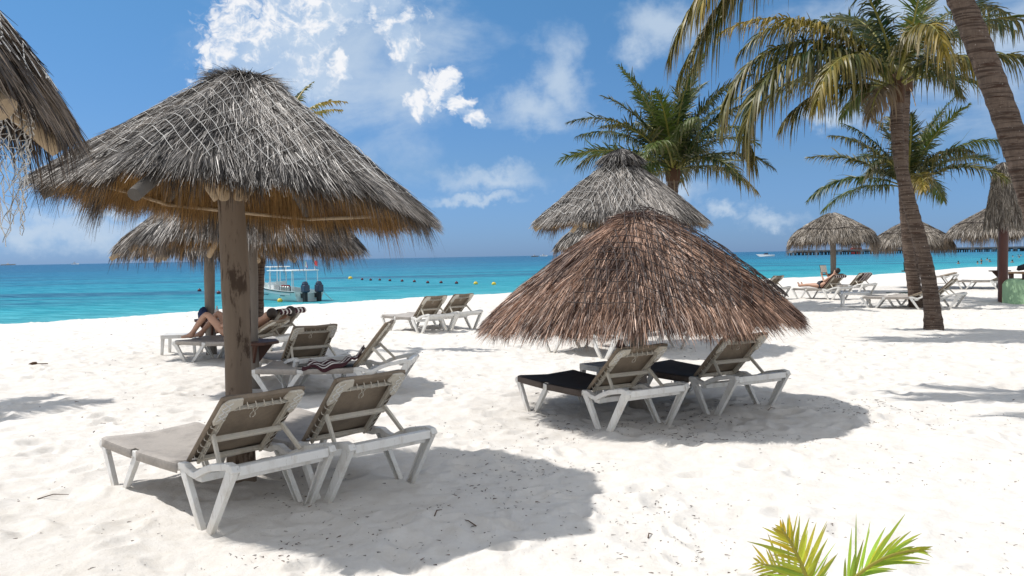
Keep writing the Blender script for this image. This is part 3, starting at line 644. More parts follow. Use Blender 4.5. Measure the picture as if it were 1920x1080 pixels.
# ------------------------------------------------------------------ loungers
LW = .70
def make_lounger(angle=44, dark=False):
    root = empty('sun_lounger', (0, 0, 0)); root['category'] = 'sun lounger'; root['group'] = 'white framed sun loungers on the sand'
    P, PO = M['plastic'], M['plastic_old']
    fr = MB(); rail = [(-.02, .29), (.0, .325), (.05, .335), (.56, .318), (.62, .312), (1.20, .316), (1.25, .338), (1.31, .342), (1.38, .315), (1.45, .305), (1.58, .362), (1.66, .388), (1.86, .425), (1.915, .418), (1.93, .39)]
    for t in (0.0, LW): fr.sweep(rail, t, .026, .022)
    fr.box(1.87, 1.93, .0265, LW - .0265, .368, .428); fr.box(1.845, 1.87, .026, LW - .026, .33, .40)
    fr.box(-.018, .03, .0265, LW - .0265, .27, .325); fr.box(1.36, 1.45, .0265, LW - .0265, .25, .30); fr.box(.56, .61, .0265, LW - .0265, .26, .30)
    for s in (-1, 1):                                    # triangular gussets at the head corners
        t = LW / 2 + s * (LW / 2 - .03)
        fr.prism([(1.86, t), (1.86, t - s * .12), (1.78, t)] if s > 0 else [(1.86, t), (1.78, t), (1.86, t - s * .12)], lambda a, b, c: (a, b, .365 + c), .03)
    fr.build('frame', P, root, bevel=.006)
    for t, s in ((-.012, -1), (LW + .012, 1)):
        for (a, za, b, w0, w1) in ((.01, .325, .255, .070, .042), (.58, .31, .315, .058, .038), (1.27, .33, 1.53, .072, .046), (1.90, .41, 1.60, .080, .054)):
            m = MB(); p = Vector((a, t, za)); q = Vector((b, t + s * .012, -.06)); d = (q - p).normalized(); side = Vector((d.z, 0, -d.x))
            m.beam(p, q, w0, .012, up=(0, 1, 0), w2=w1)
            e = 1 if (b > a) else -1
            for q_ in (1, -1):
                pa = p + side * q_ * (w0 / 2 - .006) + Vector((0, -s * .017, 0)); qa = q + side * q_ * (w1 / 2 - .006) + Vector((0, -s * .017, 0))
                m.beam(pa, qa, .012, .028, up=(0, 1, 0))
            m.build('leg', P, root, bevel=.003)
    fab = M['sling_dark'] if dark else M['sling_lit']
    prof = [(-.034, .298), (-.034, .360), (.0, .368), (.05, .362), (LW / 2, .345), (LW - .05, .362), (LW, .368), (LW + .034, .360), (LW + .034, .298)]
    ss_ = [.045, .06, .3, .53]; V = []; Fs = []
    ss_ = np.concatenate([np.linspace(.045, .545, 8), np.linspace(.625, 1.235, 9)]); K = len(prof)
    for s in ss_:
        dz = (-.012 * (1 - (s - .64) ** 2 / .36)) + (.006 if s < .07 else 0) - .012 * min(1, s / .6)
        V += [(s, t, z + dz * (1 if .01 < t < LW - .01 else .6)) for t, z in prof]
    for i in range(len(ss_) - 1):
        ks = range(K - 1) if i != 7 else range(2, K - 3)
        for k in ks: Fs.append((i * K + k, (i + 1) * K + k, (i + 1) * K + k + 1, i * K + k + 1))
    m = MB(); m.add(V, Fs); o = m.build('seat', fab, root, smooth=True, angle=50); so_ = o.modifiers.new('thick', 'SOLIDIFY'); so_.thickness = .006; so_.offset = -1
    # backrest
    A = math.radians(angle); H = Vector((1.205, 0, .352)); ub = Vector((math.cos(A), 0, math.sin(A))); nb = Vector((math.sin(A), 0, -math.cos(A)))
    def bp(b, t, c=0): return H + ub * b + nb * c + Vector((0, t, 0))
    BL = .67; t0, t1 = .065, LW - .065
    bs = MB(); V = []; Fs = []; nbk = 10; bb = np.linspace(0, BL, nbk); cc = [(t0 - .004, .028), (t0 - .01, .0), (t0 + .03, -.008), (LW / 2, .006), (t1 - .03, -.008), (t1 + .01, .0), (t1 + .004, .028)]
    for b in bb: V += [tuple(bp(b, t, c)) for t, c in cc]
    V += [tuple(bp(BL + .012, t, .012 + c * .3)) for t, c in cc]; V += [tuple(bp(BL + .006, t, .03)) for t, c in cc]; V += [tuple(bp(BL - .055, t, .030)) for t, c in cc]
    n7 = len(cc)
    for i in range(nbk + 2):
        for k in range(n7 - 1): Fs.append((i * n7 + k, i * n7 + k + 1, (i + 1) * n7 + k + 1, (i + 1) * n7 + k))
    bs.add(V, Fs); o = bs.build('backrest', M['sling'] if not dark else M['sling'], root, smooth=True, angle=50); so_ = o.modifiers.new('thick', 'SOLIDIFY'); so_.thickness = .005
    bf = MB()
    for t in (t0 + .055, t1 - .055): bf.beam(bp(.0, t, .03), bp(BL - .10, t, .03), .022, .03, up=nb)
    bf.beam(bp(BL - .085, t0 + .06, .036), bp(BL - .085, t1 - .06, .036), .018, .026, up=nb)
    bf.beam(bp(.03, t0 + .05, .025), bp(.03, t1 - .05, .025), .03, .03, up=nb)
    bf.build('back_frame', PO, root, bevel=.004)
    for s in (-1, 1):                                    # moulded corner caps with a hollow lattice
        cap = MB(); tc_ = LW / 2; half = LW / 2 - .052
        pol = []
        for k in range(7): a = k / 6 * PI / 2; pol.append((BL + .02 - .06 + .06 * math.sin(a), (half - .06 + .06 * math.cos(a))))
        pol += [(BL + .02, half - .13), (BL - .05, half - .15), (BL - .075, half - .10), (BL - .11, half - .075), (BL - .21, half - .055), (BL - .235, half - .015), (BL - .20, half)]
        pol = [(a, tc_ + s * b) for a, b in pol]
        if s > 0: pol = pol[::-1]
        cap.prism(pol, lambda a, b, c: bp(a, b, .032 + c), .016)
        c0 = cap.build('corner_cap', PO, root, bevel=.004)
        rb = MB()
        for u in range(3):
            b0_ = BL - .005 - u * .062; ta = tc_ + s * (half - .012); tb = tc_ + s * (half - .068)
            rb.beam(bp(b0_, ta, .050), bp(b0_ - .055, tb, .050), .007, .006, up=nb); rb.beam(bp(b0_, tb, .050), bp(b0_ - .055, ta, .050), .007, .006, up=nb)
        rb.build('rib', P, c0)
    lc = []
    for s in (-1, 1):
        for k in range(6):
            b = .06 + k * .065; ta = LW / 2 + s * (LW / 2 - .068); tb = LW / 2 + s * (LW / 2 - .118)
            lc.append(np.array([bp(b + .03, ta, .006), bp(b + .018, ta, .036), bp(b - .004, tb, .052), bp(b - .02, tb, .03)]))
        lc.append(np.array([bp(b_, LW / 2 + s * (LW / 2 - .118 + .006 * math.sin(b_ * 60)), .05) for b_ in np.linspace(.03, .5, 12)]))
    for k in range(7):
        t = .17 + k * .06; lc.append(np.array([bp(BL - .035, t, .032), bp(BL - .05, t + .006, .05), bp(BL - .085, t + .02, .055), bp(BL - .095, t + .024, .035)]))
    tq = np.linspace(.15, .55, 14); lc.append(np.array([bp(BL - .078 - .006 * math.sin(t * 55), t, .054) for t in tq]))
    for dx in (-.012, .014): lc.append(np.array([bp(BL - .08 - .018 * j, .30 + dx + .008 * math.sin(j * 1.7 + dx * 99), .055 + .002 * j) for j in range(6)]))
    line_mesh('lacing', lc, .0042, PO, root)
    st = MB(); fz = min(.27, .27 * 44 / max(angle, 1)); q = .50 * BL if angle > 30 else .45 * BL
    e0, e1 = bp(q, .10, .05), bp(q, LW - .10, .05); lo = Vector((1.64, 0, .385)) if angle > 30 else Vector((1.60, 0, .36))
    st.beam(e0 - Vector((0, 0, .03)), e1 - Vector((0, 0, .03)), .028, .034, up=nb)
    for e, t in ((e0, .055), (e1, LW - .055)): st.beam(e, (lo.x, t, lo.z), .034, .022, up=(0, 1, 0), w2=.028)
    st.build('support_bar', PO, root, bevel=.004)
    return root
protos = {}
def lounger(x, y, yaw, label, angle=44, dark=False):
    k = (angle, dark)
    if k not in protos: o = protos[k] = make_lounger(angle, dark)
    else: o = copy_tree(protos[k])
    o.location = (x, y, (gbase(np.array([x]), np.array([y]))[0] if y > 20 else 0)); o.rotation_euler = (0, 0, yaw); o['label'] = label; return o
lounger(-3.101, 6.397, -.745, 'taupe lounger nearest the camera at lower left, its foot end in sunlight')
lounger(-2.44, 7.00, -.79, 'taupe lounger fully in shade, right of the nearest lounger and the bark post', 47)
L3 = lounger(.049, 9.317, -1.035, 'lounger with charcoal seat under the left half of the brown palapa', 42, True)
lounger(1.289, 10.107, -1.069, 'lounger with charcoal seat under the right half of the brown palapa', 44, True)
L5 = lounger(-3.167, 10.307, -.017, 'lounger seen from the side with a striped towel lying on its seat', 52)
L6 = lounger(-3.804, 12.18, -.959, 'lounger seen squarely from behind, just beyond the one with the crumpled towel')
L7 = lounger(-5.45, 14.95, -.42, 'lounger with dark striped towel over its backrest, right of the shelf post', 47)
L8 = lounger(-5.649, 14.191, -.287, 'lounger carrying the sunbather with raised knees, left of the big post', 30)
lounger(-3.045, 19.86, -.863, 'empty sunlit lounger, left of the pair between the boat and the brown palapa')
lounger(-2.549, 20.568, -.794, 'empty sunlit lounger by the water touching the left eave of the brown palapa')
lounger(.503, 14.989, -.905, 'lounger behind the brown palapa, white legs showing below the left of its fringe')
lounger(1.35, 15.6, -.905, 'lounger behind the brown palapa, white legs showing right of its post')
lounger(8.015, 30.931, -.914, 'sunlit cream backed lounger peeking out above the right edge of the brown palapa')
L14 = lounger(9.931, 30.21, -.984, 'lounger on which the reader with the book lies', 46)
L15 = lounger(11.929, 32.773, -1.1, 'lounger with a striped towel hung over its backrest beside the reader')
lounger(9.824, 24.01, -.538, 'long empty white lounger left of the leaning palm trunk base, backrest lowered', 22)
lounger(10.715, 24.398, -.70, 'empty lounger whose raised backrest shows right of the leaning palm trunk')
lounger(18.012, 34.566, -.75, 'empty lounger with low backrest beside the red brown post and green wall', 26)
lounger(19.3, 40.9, -.30, 'farthest empty lounger, nearly flat, between the leaning palm and the broad palapa', 14)

# ------------------------------------------------------------------ side tables
def side_table(x, y, yaw, label, h=.43, s=.5, l=None):
    r = empty('side_table', (x, y, 0), yaw); tag(r, label, 'table', 'white plastic side tables'); l = l or s
    m = MB(); m.box(-l / 2, l / 2, -s / 2, s / 2, h - .02, h)
    for a, b, c, d in ((-l / 2, l / 2, -s / 2, -s / 2 + .015), (-l / 2, l / 2, s / 2 - .015, s / 2), (-l / 2, -l / 2 + .015, -s / 2 + .015, s / 2 - .015), (l / 2 - .015, l / 2, -s / 2 + .015, s / 2 - .015)): m.box(a, b, c, d, h - .065, h - .0205)
    m.build('table_top', M['plastic'], r, bevel=.004)
    for sx in (-1, 1):
        for sy in (-1, 1):
            MB().beam((sx * (l / 2 - .03), sy * (s / 2 - .03), h - .066), (sx * (l / 2 - .01), sy * (s / 2 - .01), -.04), .055, .055, up=(0, 1, 0), w2=.04, h2=.04).build('leg', M['plastic'], r, bevel=.004)
    return r
side_table(10.05, 24.95, -.25, 'white plastic side table standing in the sun left of the long empty lounger', .43, .55, .75)
side_table(-6.05, 15.55, .1, 'white plastic side table at the feet of the sunbather with raised knees', .36, .5, .6)
side_table(1.02, 9.72, -1.035, 'small side table in the shade between the two charcoal loungers', .42, .38)

# ------------------------------------------------------------------ towels
def towel(name, paths, label, stripes=9, rows=None, th=.008, parent=None, along=True):
    """paths: grid of points [i][j]"""
    G = np.array(paths, float); a, b = G.shape[:2]; idx = np.arange(a * b).reshape(a, b); F_ = np.stack([idx[:-1, :-1], idx[1:, :-1], idx[1:, 1:], idx[:-1, 1:]], -1).reshape(-1, 4)
    U, V_ = np.meshgrid(np.linspace(0, 1, a), np.linspace(0, 1, b), indexing='ij'); uv = np.stack([(V_ if along else U) * stripes, U], -1).reshape(-1, 2)
    o = np_mesh(name, G.reshape(-1, 3), F_, M['towel'], None, smooth=True, uv=uv)
    md = o.modifiers.new('thick', 'SOLIDIFY'); md.thickness = th; md.offset = 0; sb = o.modifiers.new('sub', 'SUBSURF'); sb.levels = 1; sb.render_levels = 1
    tag(o, label, 'towel'); return o
def on_lounger(o, L): o.location = L.location; o.rotation_euler = L.rotation_euler; return o
def bpt(b, t, c, A): A = math.radians(A); return (1.205 + math.cos(A) * b + math.sin(A) * c, t, .352 + math.sin(A) * b - math.cos(A) * c)
g_ = []
for i, s in enumerate(np.linspace(.62, 1.40, 26)):
    row = []
    for j, t in enumerate(np.linspace(-.05, .50, 16)):
        if s < 1.18: x, z = s, .352
        else: x, _, z = bpt((s - 1.18) * 1.0, 0, -.02, 52)
        z += .035 + .022 * math.sin(s * 27 + t * 9) + .018 * math.sin(t * 31 + s * 13) + (.045 if 1.02 < s < 1.3 else 0) * math.sin((s - 1.02) / .28 * PI)
        if j == 0: z -= .05
        row.append((x + .02 * math.sin(t * 14), t + .02 * math.sin(s * 19), z))
    g_.append(row)
on_lounger(towel('towel', g_, 'crumpled dark brown towel with white stripes lying on the lounger seen from the side', 8), L5)
def back_towel(L, A, t0, t1, label, front=.35, back=.22, stripes=7):
    g_ = []
    for s in np.linspace(-front, back, 18):
        row = []
        for t in np.linspace(t0, t1, 12):
            wv = .008 * math.sin(t * 40 + s * 5)
            if s < 0: p = bpt(.675 + s, t, -.022 + wv, A)
            else: p = bpt(.690 - max(0, s - .04), t, -.022 + min(s / .05, 1) * .095 + wv, A)
            if s > .05: p = (p[0] + .02, p[1], p[2])
            row.append(p)
        g_.append(row)
    return on_lounger(towel('towel', g_, label, stripes), L)
back_towel(L15, 44, .2, .68, 'brown and white striped towel hung over the backrest beside the reader', .1, .42, 6)
back_towel(L14, 46, .02, .68, 'striped towel spread under the reader and folded over the top of the backrest', .66, .14, 6)
back_towel(L7, 47, .0, .70, 'dark striped towel over the backrest behind the far sunbather', .5, .12, 7)

# ------------------------------------------------------------------ people
def person(L, joints, edges, radii, skin, label, extras=()):
    """joints in lounger coordinates -> one skinned body"""
    names = list(joints); me = bpy.data.meshes.new('body'); me.from_pydata([joints[n] for n in names], [(names.index(a), names.index(b)) for a, b in edges], [])
    root = empty('person', L.location); root.rotation_euler = L.rotation_euler
    o = bpy.data.objects.new('body', me); COL.objects.link(o); o.parent = root
    sk = o.modifiers.new('skin', 'SKIN'); sk.use_smooth_shade = True; sk.branch_smoothing = .6
    sv = me.skin_vertices[0].data if me.skin_vertices else None
    if sv is None:
        bm_ok = True
    for i, n in enumerate(names): me.skin_vertices[0].data[i].radius = radii[n] if isinstance(radii[n], tuple) else (radii[n], radii[n]); me.skin_vertices[0].data[i].use_root = (n == 'pelvis')
    sb = o.modifiers.new('sub', 'SUBSURF'); sb.levels = 2; sb.render_levels = 2
    me.materials.append(skin); tag(root, label, 'person'); return root
import bmesh
def ensure_skin(me):
    bm = bmesh.new(); bm.from_mesh(me); bm.verts.layers.skin.verify(); bm.to_mesh(me); bm.free()
def make_person(loc, rz, joints, edges, radii, skin, label):
    names = list(joints); me = bpy.data.meshes.new('body'); me.from_pydata([joints[n] for n in names], [(names.index(a), names.index(b)) for a, b in edges], []); ensure_skin(me)
    root = empty('person', loc, rz); o = bpy.data.objects.new('body', me); COL.objects.link(o); o.parent = root
    d = me.skin_vertices[0].data
    for i, n in enumerate(names):
        rr = radii[n]; d[i].radius = rr if isinstance(rr, tuple) else (rr, rr); d[i].use_root = (n == 'pelvis')
    sk = o.modifiers.new('skin', 'SKIN'); sk.use_smooth_shade = True
    sb = o.modifiers.new('sub', 'SUBSURF'); sb.levels = 2; sb.render_levels = 2
    me.materials.append(skin); tag(root, label, 'person'); return root
RADS = dict(pelvis=.115, belly=.11, chest=.13, neck=.055, skull=.085, crown=.085, nose=.02,
            hipL=.085, hipR=.085, kneeL=.058, kneeR=.058, calfL=.055, calfR=.055, ankL=.036, ankR=.036, heelL=.035, heelR=.035, toeL=.022, toeR=.022,
            shL=.055, shR=.055, elL=.042, elR=.042, wrL=.028, wrR=.028, haL=.034, haR=.034, f1L=.011, f1R=.011, f2L=.011, f2R=.011, f3L=.011, f3R=.011, f4L=.010, f4R=.010, thL=.012, thR=.012)
EDG = [('pelvis', 'belly'), ('belly', 'chest'), ('chest', 'neck'), ('neck', 'skull'), ('skull', 'crown'), ('skull', 'nose')]
for s in 'LR': EDG += [('pelvis', 'hip' + s), ('hip' + s, 'knee' + s), ('knee' + s, 'calf' + s), ('calf' + s, 'ank' + s), ('ank' + s, 'heel' + s), ('ank' + s, 'toe' + s), ('chest', 'sh' + s), ('sh' + s, 'el' + s), ('el' + s, 'wr' + s), ('wr' + s, 'ha' + s)] + [('ha' + s, f + s) for f in ('f1', 'f2', 'f3', 'f4', 'th')]
def hand(j, s, wr, d, side):
    wr = Vector(wr); d = Vector(d).normalized(); side = Vector(side).normalized(); h = wr + d * .085; j['ha' + s] = tuple(h)
    for k, f in enumerate(('f1', 'f2', 'f3', 'f4')): j[f + s] = tuple(h + d * (.085 - .008 * abs(k - 1)) + side * (.033 - .022 * k))
    j['th' + s] = tuple(wr + d * .06 + side * .075)
# reader
j = dict(pelvis=(1.02, .35, .47), belly=(1.20, .35, .52), chest=(1.38, .35, .70), neck=(1.50, .35, .83), skull=(1.555, .35, .92), crown=(1.56, .35, 1.0), nose=(1.46, .35, .97),
         hipL=(.93, .25, .44), hipR=(.93, .45, .44), kneeL=(.52, .24, .47), kneeR=(.52, .46, .48), calfL=(.36, .25, .46), calfR=(.36, .45, .46), ankL=(.10, .27, .43), ankR=(.10, .42, .43), heelL=(.06, .27, .41), heelR=(.06, .42, .41), toeL=(.03, .25, .57), toeR=(.03, .45, .57),
         shL=(1.40, .17, .73), shR=(1.40, .53, .73), elL=(1.22, .12, .60), elR=(1.22, .58, .60), wrL=(1.08, .20, .80), wrR=(1.08, .50, .80))
hand(j, 'L', j['wrL'], (-.3, .1, .9), (0, 1, .2)); hand(j, 'R', j['wrR'], (-.3, -.1, .9), (0, -1, .2))
make_person(L14.location, L14.rotation_euler[2], j, EDG, RADS, M['skin'], 'sunbather lying on a far lounger with legs stretched out, reading a book')
P_ = children(bpy.data.objects['person'])[0].parent
MB().tube([(1.00, .35, .47), (.86, .35, .46)], [.165, .15], 14).build('shorts', M['swim'], P_, smooth=True)
MB().ball((1.60, .35, .975), .092, 14, 10, (1, 1, 1.05)).build('hair', M['hair'], P_, smooth=True)
bk = empty('book', L14.location, L14.rotation_euler[2]); tag(bk, 'open dark covered book held up by the reader', 'book')
for s in (-1, 1):
    m = MB(); c0 = Vector((1.02, .35, .90)); e = Vector((-.02 + .05, s * .17, 0)); u = Vector((-.06, 0, .26))
    m.hexa([c0, c0 + e, c0 + e + Vector((.012, 0, 0)), c0 + Vector((.012, 0, 0)), c0 + u, c0 + u + e, c0 + u + e + Vector((.012, 0, 0)), c0 + u + Vector((.012, 0, 0))]); m.build('cover', M['book'], bk)
    c1 = c0 + Vector((.013, 0, .012)); e1 = e * .94; u1 = u * .92
    MB().hexa([c1, c1 + e1, c1 + e1 + Vector((.012, 0, 0)), c1 + Vector((.02, 0, 0)), c1 + u1, c1 + u1 + e1, c1 + u1 + e1 + Vector((.012, 0, 0)), c1 + u1 + Vector((.02, 0, 0))]).build('pages', M['page'], bk)
# sunbather with raised knees
j = dict(pelvis=(1.00, .35, .46), belly=(1.16, .35, .53), chest=(1.34, .35, .70), neck=(1.46, .35, .83), skull=(1.52, .35, .91), crown=(1.53, .35, .99), nose=(1.43, .35, .96),
         hipL=(.92, .25, .44), hipR=(.92, .45, .44), kneeL=(.57, .22, .80), kneeR=(.63, .46, .80), calfL=(.44, .23, .68), calfR=(.50, .46, .68), ankL=(.22, .26, .43), ankR=(.27, .44, .43), heelL=(.24, .26, .38), heelR=(.29, .44, .38), toeL=(.03, .24, .39), toeR=(.08, .45, .39),
         shL=(1.36, .17, .73), shR=(1.36, .53, .73), elL=(1.20, .08, .56), elR=(1.20, .62, .56), wrL=(.99, .14, .60), wrR=(.99, .56, .60))
hand(j, 'L', j['wrL'], (-.9, .3, 0), (0, .6, .6)); hand(j, 'R', j['wrR'], (-.9, -.3, 0), (0, -.6, .6))
j = {k: (v[0] - .08 if v[0] < .97 else v[0] - .02 + (v[2] - .46) * .22 * (v[0] > 1.05), v[1], v[2] - (max(0, v[2] - .48) * .36 if v[0] > 1.05 else 0)) for k, v in j.items()}
hx = j['skull']; p2 = make_person(L8.location, L8.rotation_euler[2], j, EDG, RADS, M['skin'], 'sunbather lying behind the big post with bare knees raised')
MB().tube([(1.00, .35, .47), (.80, .35, .47)], [.155, .14], 14).build('swimsuit', M['swim'], p2, smooth=True)
MB().ball((hx[0] + .05, .35, hx[2] + .04), .09, 14, 10).build('hair', M['hair'], p2, smooth=True)
# second sunbather further back, arm out to the side
j2 = dict(j); j2.update(kneeL=(.52, .24, .50), kneeR=(.52, .46, .50), calfL=(.36, .25, .47), calfR=(.36, .45, .47), ankL=(.10, .27, .43), ankR=(.10, .42, .43), heelL=(.06, .27, .41), heelR=(.06, .42, .41), toeL=(.03, .25, .55), toeR=(.03, .45, .55))
j2.update(elL=(1.28, -.02, .58), wrL=(1.14, -.06, .40)); hand(j2, 'L', j2['wrL'], (-.5, 0, -.6), (.5, 0, .5))
p3 = make_person(L7.location, L7.rotation_euler[2], j2, EDG, RADS, M['skin_tan'], 'tanned sunbather leaning on the towel covered backrest, seen between the posts')
MB().tube([(1.00, .35, .46), (.80, .35, .45)], [.16, .14], 14).build('shorts', M['navy'], p3, smooth=True)
MB().ball((hx[0] + .05, .35, hx[2] + .04), .09, 14, 10).build('hair', M['hair'], p3, smooth=True)

# ------------------------------------------------------------------ palms
GRN = np.array((.024, .052, .009)); YEL = np.array((.30, .21, .02)); DRY = np.array((.26, .19, .12)); LIM = np.array((.10, .15, .02)); DKG = np.array((.014, .036, .009))
def frond(parent, origin, az, el, L, droop, nl=70, lw=.032, ll=.62, hang=.7, col=GRN, tipc=YEL, tipf=.4, seed=0, sweep=0, twist=0, petiole=.16, base=.035, spread=0.0, face=False, mt=None):
    if L > 1.5: nl = int(nl * 1.7); lw = lw * 1.0; ll = ll * 1.35
    """az world azimuth (rad), el start elevation, droop total bend angle"""
    rn = np.random.default_rng(seed); K = 26; t = np.linspace(0, 1, K)
    e = el - droop * t ** 1.35; a = az + sweep * t; d = np.stack([np.cos(a) * np.cos(e), np.sin(a) * np.cos(e), np.sin(e)], -1)
    P = np.vstack([[0, 0, 0], np.cumsum((d[:-1] + d[1:]) / 2 * L / (K - 1), 0)]) + np.array(origin)
    # rachis tube
    rad_ = base * (1 - t) ** .8 * .9 + .004; S = np.cross(d, [0, 0, 1.0]); S /= np.linalg.norm(S, axis=1, keepdims=True) + 1e-6
    if face: S = np.cross(d, [0, 1.0, 0]); S /= np.linalg.norm(S, axis=1, keepdims=True)
    if twist: 
        U0 = np.cross(S, d); ta = twist * t[:, None]; S = S * np.cos(ta) + U0 * np.sin(ta)
    U = np.cross(S, d); nn = 6; V = []; 
    for k in range(nn): q = 2 * PI * k / nn; V.append(P + rad_[:, None] * (S * math.cos(q) * 1.2 + U * math.sin(q) * .8))
    V = np.stack(V, 1).reshape(-1, 3); i = np.arange(K - 1)[:, None] * nn; Fs = [i + np.array([[k, (k + 1) % nn, nn + (k + 1) % nn, nn + k]]) for k in range(nn)]
    rc = np.array((.26, .24, .05)) if L > 1.5 else np.array((.55, .50, .12)) if mt else np.array((.45, .33, .08)); parts = [(V, np.concatenate(Fs), np.tile(rc, (len(V), 1)))]
    for sgn in (-1, 1):
        tt = np.linspace(petiole, .995, nl) + rn.normal(0, .0022, nl); tt = np.clip(tt, petiole, .999)
        ix = tt * (K - 1); i0 = np.clip(ix.astype(int), 0, K - 2); f = (ix - i0)[:, None]
        pp = P[i0] * (1 - f) + P[i0 + 1] * f; dd = d[i0] * (1 - f) + d[i0 + 1] * f; s_ = S[i0] * (1 - f) + S[i0 + 1] * f; uu = U[i0] * (1 - f) + U[i0 + 1] * f
        q = (tt - petiole) / (1 - petiole); prof = np.clip(np.sin(PI * (.20 + .74 * q)) ** .7, .15, 1) * (1 - .35 * q)
        l_ = ll * prof * rn.uniform(.55, 1.15, nl); an = np.radians(62 + spread - (34 - spread * .5) * q) + rn.normal(0, .07, nl)
        ld = dd * np.cos(an)[:, None] + (s_ * sgn) * np.sin(an)[:, None] + uu * (.28 + rn.normal(0, .10, nl))[:, None]
        ld /= np.linalg.norm(ld, axis=1, keepdims=True)
        Kl = 5; tl = np.linspace(0, 1, Kl); C_ = pp[:, None] + ld[:, None] * (l_[:, None] * tl)[:, :, None]
        hg = np.clip(hang + rn.normal(0, .24 if L > 1.5 else .05, nl), .02, 1.4); C_[:, :, 2] -= (hg * l_)[:, None] * (tl ** 1.8)[None]
        C_[:, :, :2] -= (ld[:, None, :2] * (hg * l_ * .35)[:, None, None]) * (tl ** 2)[None, :, None]
        wd = np.cross(ld, uu); wd /= np.linalg.norm(wd, axis=1, keepdims=True) + 1e-6; fold = rn.uniform(-.7, .9, nl)[:, None]; Nn = np.cross(wd, ld); wv = wd * np.cos(fold) + Nn * np.sin(fold)
        wt = (np.array([.55, 1, .95, .6, .08])[None] * lw * (.6 + .4 * prof)[:, None])[:, :, None] * .5
        V = np.stack([C_ - wv[:, None] * wt, C_ + wv[:, None] * wt], 2); b = (np.arange(nl) * Kl * 2)[:, None]
        Fs = np.concatenate([b + np.array([[2 * k, 2 * k + 1, 2 * k + 3, 2 * k + 2]]) for k in range(Kl - 1)], 0)
        mixv = np.clip(tipf * (q * .9 + .25) + rn.normal(0, .16, nl), 0, 1)[:, None]; cc = (col * (1 - mixv) + tipc * mixv) * rn.uniform(.7, 1.3, (nl, 1))
        Cc = np.repeat(cc[:, None], Kl, 1); dr = (tl ** 4)[None, :, None] * rn.uniform(.2, .9, (nl, 1, 1)); Cc = Cc * (1 - dr) + DRY * dr
        parts.append((V.reshape(-1, 3), Fs, np.repeat(Cc, 2, 1).reshape(-1, 3)))
    V, Fc, Cc = merge(parts); return np_mesh('frond', V, Fc, mt or M['frond'], parent, np.clip(Cc, 0, 1))
def palm(base, top, r0, r1, label, fronds=(), auto=14, L=3.0, seed=0, bend=0.0, bend2=0.0, scale=1.0, nl=60, skip=None, lw=.034, ll=.6, coco=True, elr=(-.1, 1.25), group='coconut palms on the beach', flare=1.35):
    base = Vector(base); top = Vector(top); root = empty('palm_tree', base); tag(root, label, 'palm tree', group); tl_ = top - base
    m = MB(); n = max(24, int(tl_.length / .07)); pts = []; rs = []
    side = Vector((1, 0, 0)); rn = random.Random(seed)
    for i in range(n + 1):
        t = i / n; p = tl_ * t + side * (bend * math.sin(PI * t) + bend2 * math.sin(2 * PI * t)); 
        if i == 0: p = p - Vector((0, 0, .25))
        r_ = r0 * (1 - t) + r1 * t; r_ *= 1 + (flare - 1) * math.exp(-t * tl_.length / .35)
        pts.append(p); rs.append(r_ * (1 + (.045 if i % 3 == 0 else -.02) + rn.uniform(-.015, .015)))
    m.tube(pts, rs, 18, jitter=.012); m.build('trunk', M['trunk'], root, smooth=True, angle=70)
    tp = tl_
    # crown shaft with fibre
    cs = MB(); cs.tube([tp - Vector((0, 0, .12)), tp + Vector((0, 0, .15)), tp + Vector((0, 0, .5 * scale))], [r1 * 1.3, r1 * 1.5, r1 * .6], 12, jitter=.1); cs.build('crown_shaft', M['debris'], root, smooth=True)
    rn = np.random.default_rng(seed + 100); o = np.array(tp) + np.array([0, 0, .18 * scale])
    for k, f in enumerate(fronds): frond(root, o + np.array([0, 0, f.get('dz', 0)]), math.radians(f['az']), math.radians(f['el']), f.get('L', L), math.radians(f['dr']), nl=f.get('nl', nl), lw=f.get('lw', lw), ll=f.get('ll', ll), hang=f.get('hang', .7), col=f.get('col', GRN), tipc=f.get('tipc', YEL), tipf=f.get('tipf', .25), seed=seed * 50 + k, sweep=f.get('sw', 0), twist=f.get('tw', 0))
    for k in range(auto):
        az = k * 2.39996 + seed + rn.normal(0, .12); q = k / max(1, auto - 1)
        if skip and skip(az % (2 * PI), q): continue
        el = elr[0] + (elr[1] - elr[0]) * (q ** .9); dr = rn.uniform(.85, 1.4) * (1.0 if q < .7 else .75)
        u = rn.uniform(); col = GRN * (.7 + .7 * u) if u < .6 else (DKG * 1.3 if u < .85 else LIM * .7)
        frond(root, o, az, el, L * rn.uniform(.85, 1.1), dr, nl=nl, lw=lw, ll=ll, hang=rn.uniform(.35, .85), col=col, tipf=rn.uniform(.0, .3) if q > .12 else .7, tipc=YEL if u < .4 else LIM, seed=seed * 77 + k, sweep=rn.normal(0, .15), twist=rn.normal(0, .3))
    if coco:
        for k in range(3):
            a = rn.uniform(0, 6.28); pts = [np.array(tp) + np.array([0, 0, .05])]
            for i in range(6): pts.append(pts[-1] + np.array([math.cos(a) * .08, math.sin(a) * .08, -.02 - .035 * i]))
            MB().tube(pts, [.012] * 7, 6).build('flower_stalk', M['log'], root, smooth=True)
    return root
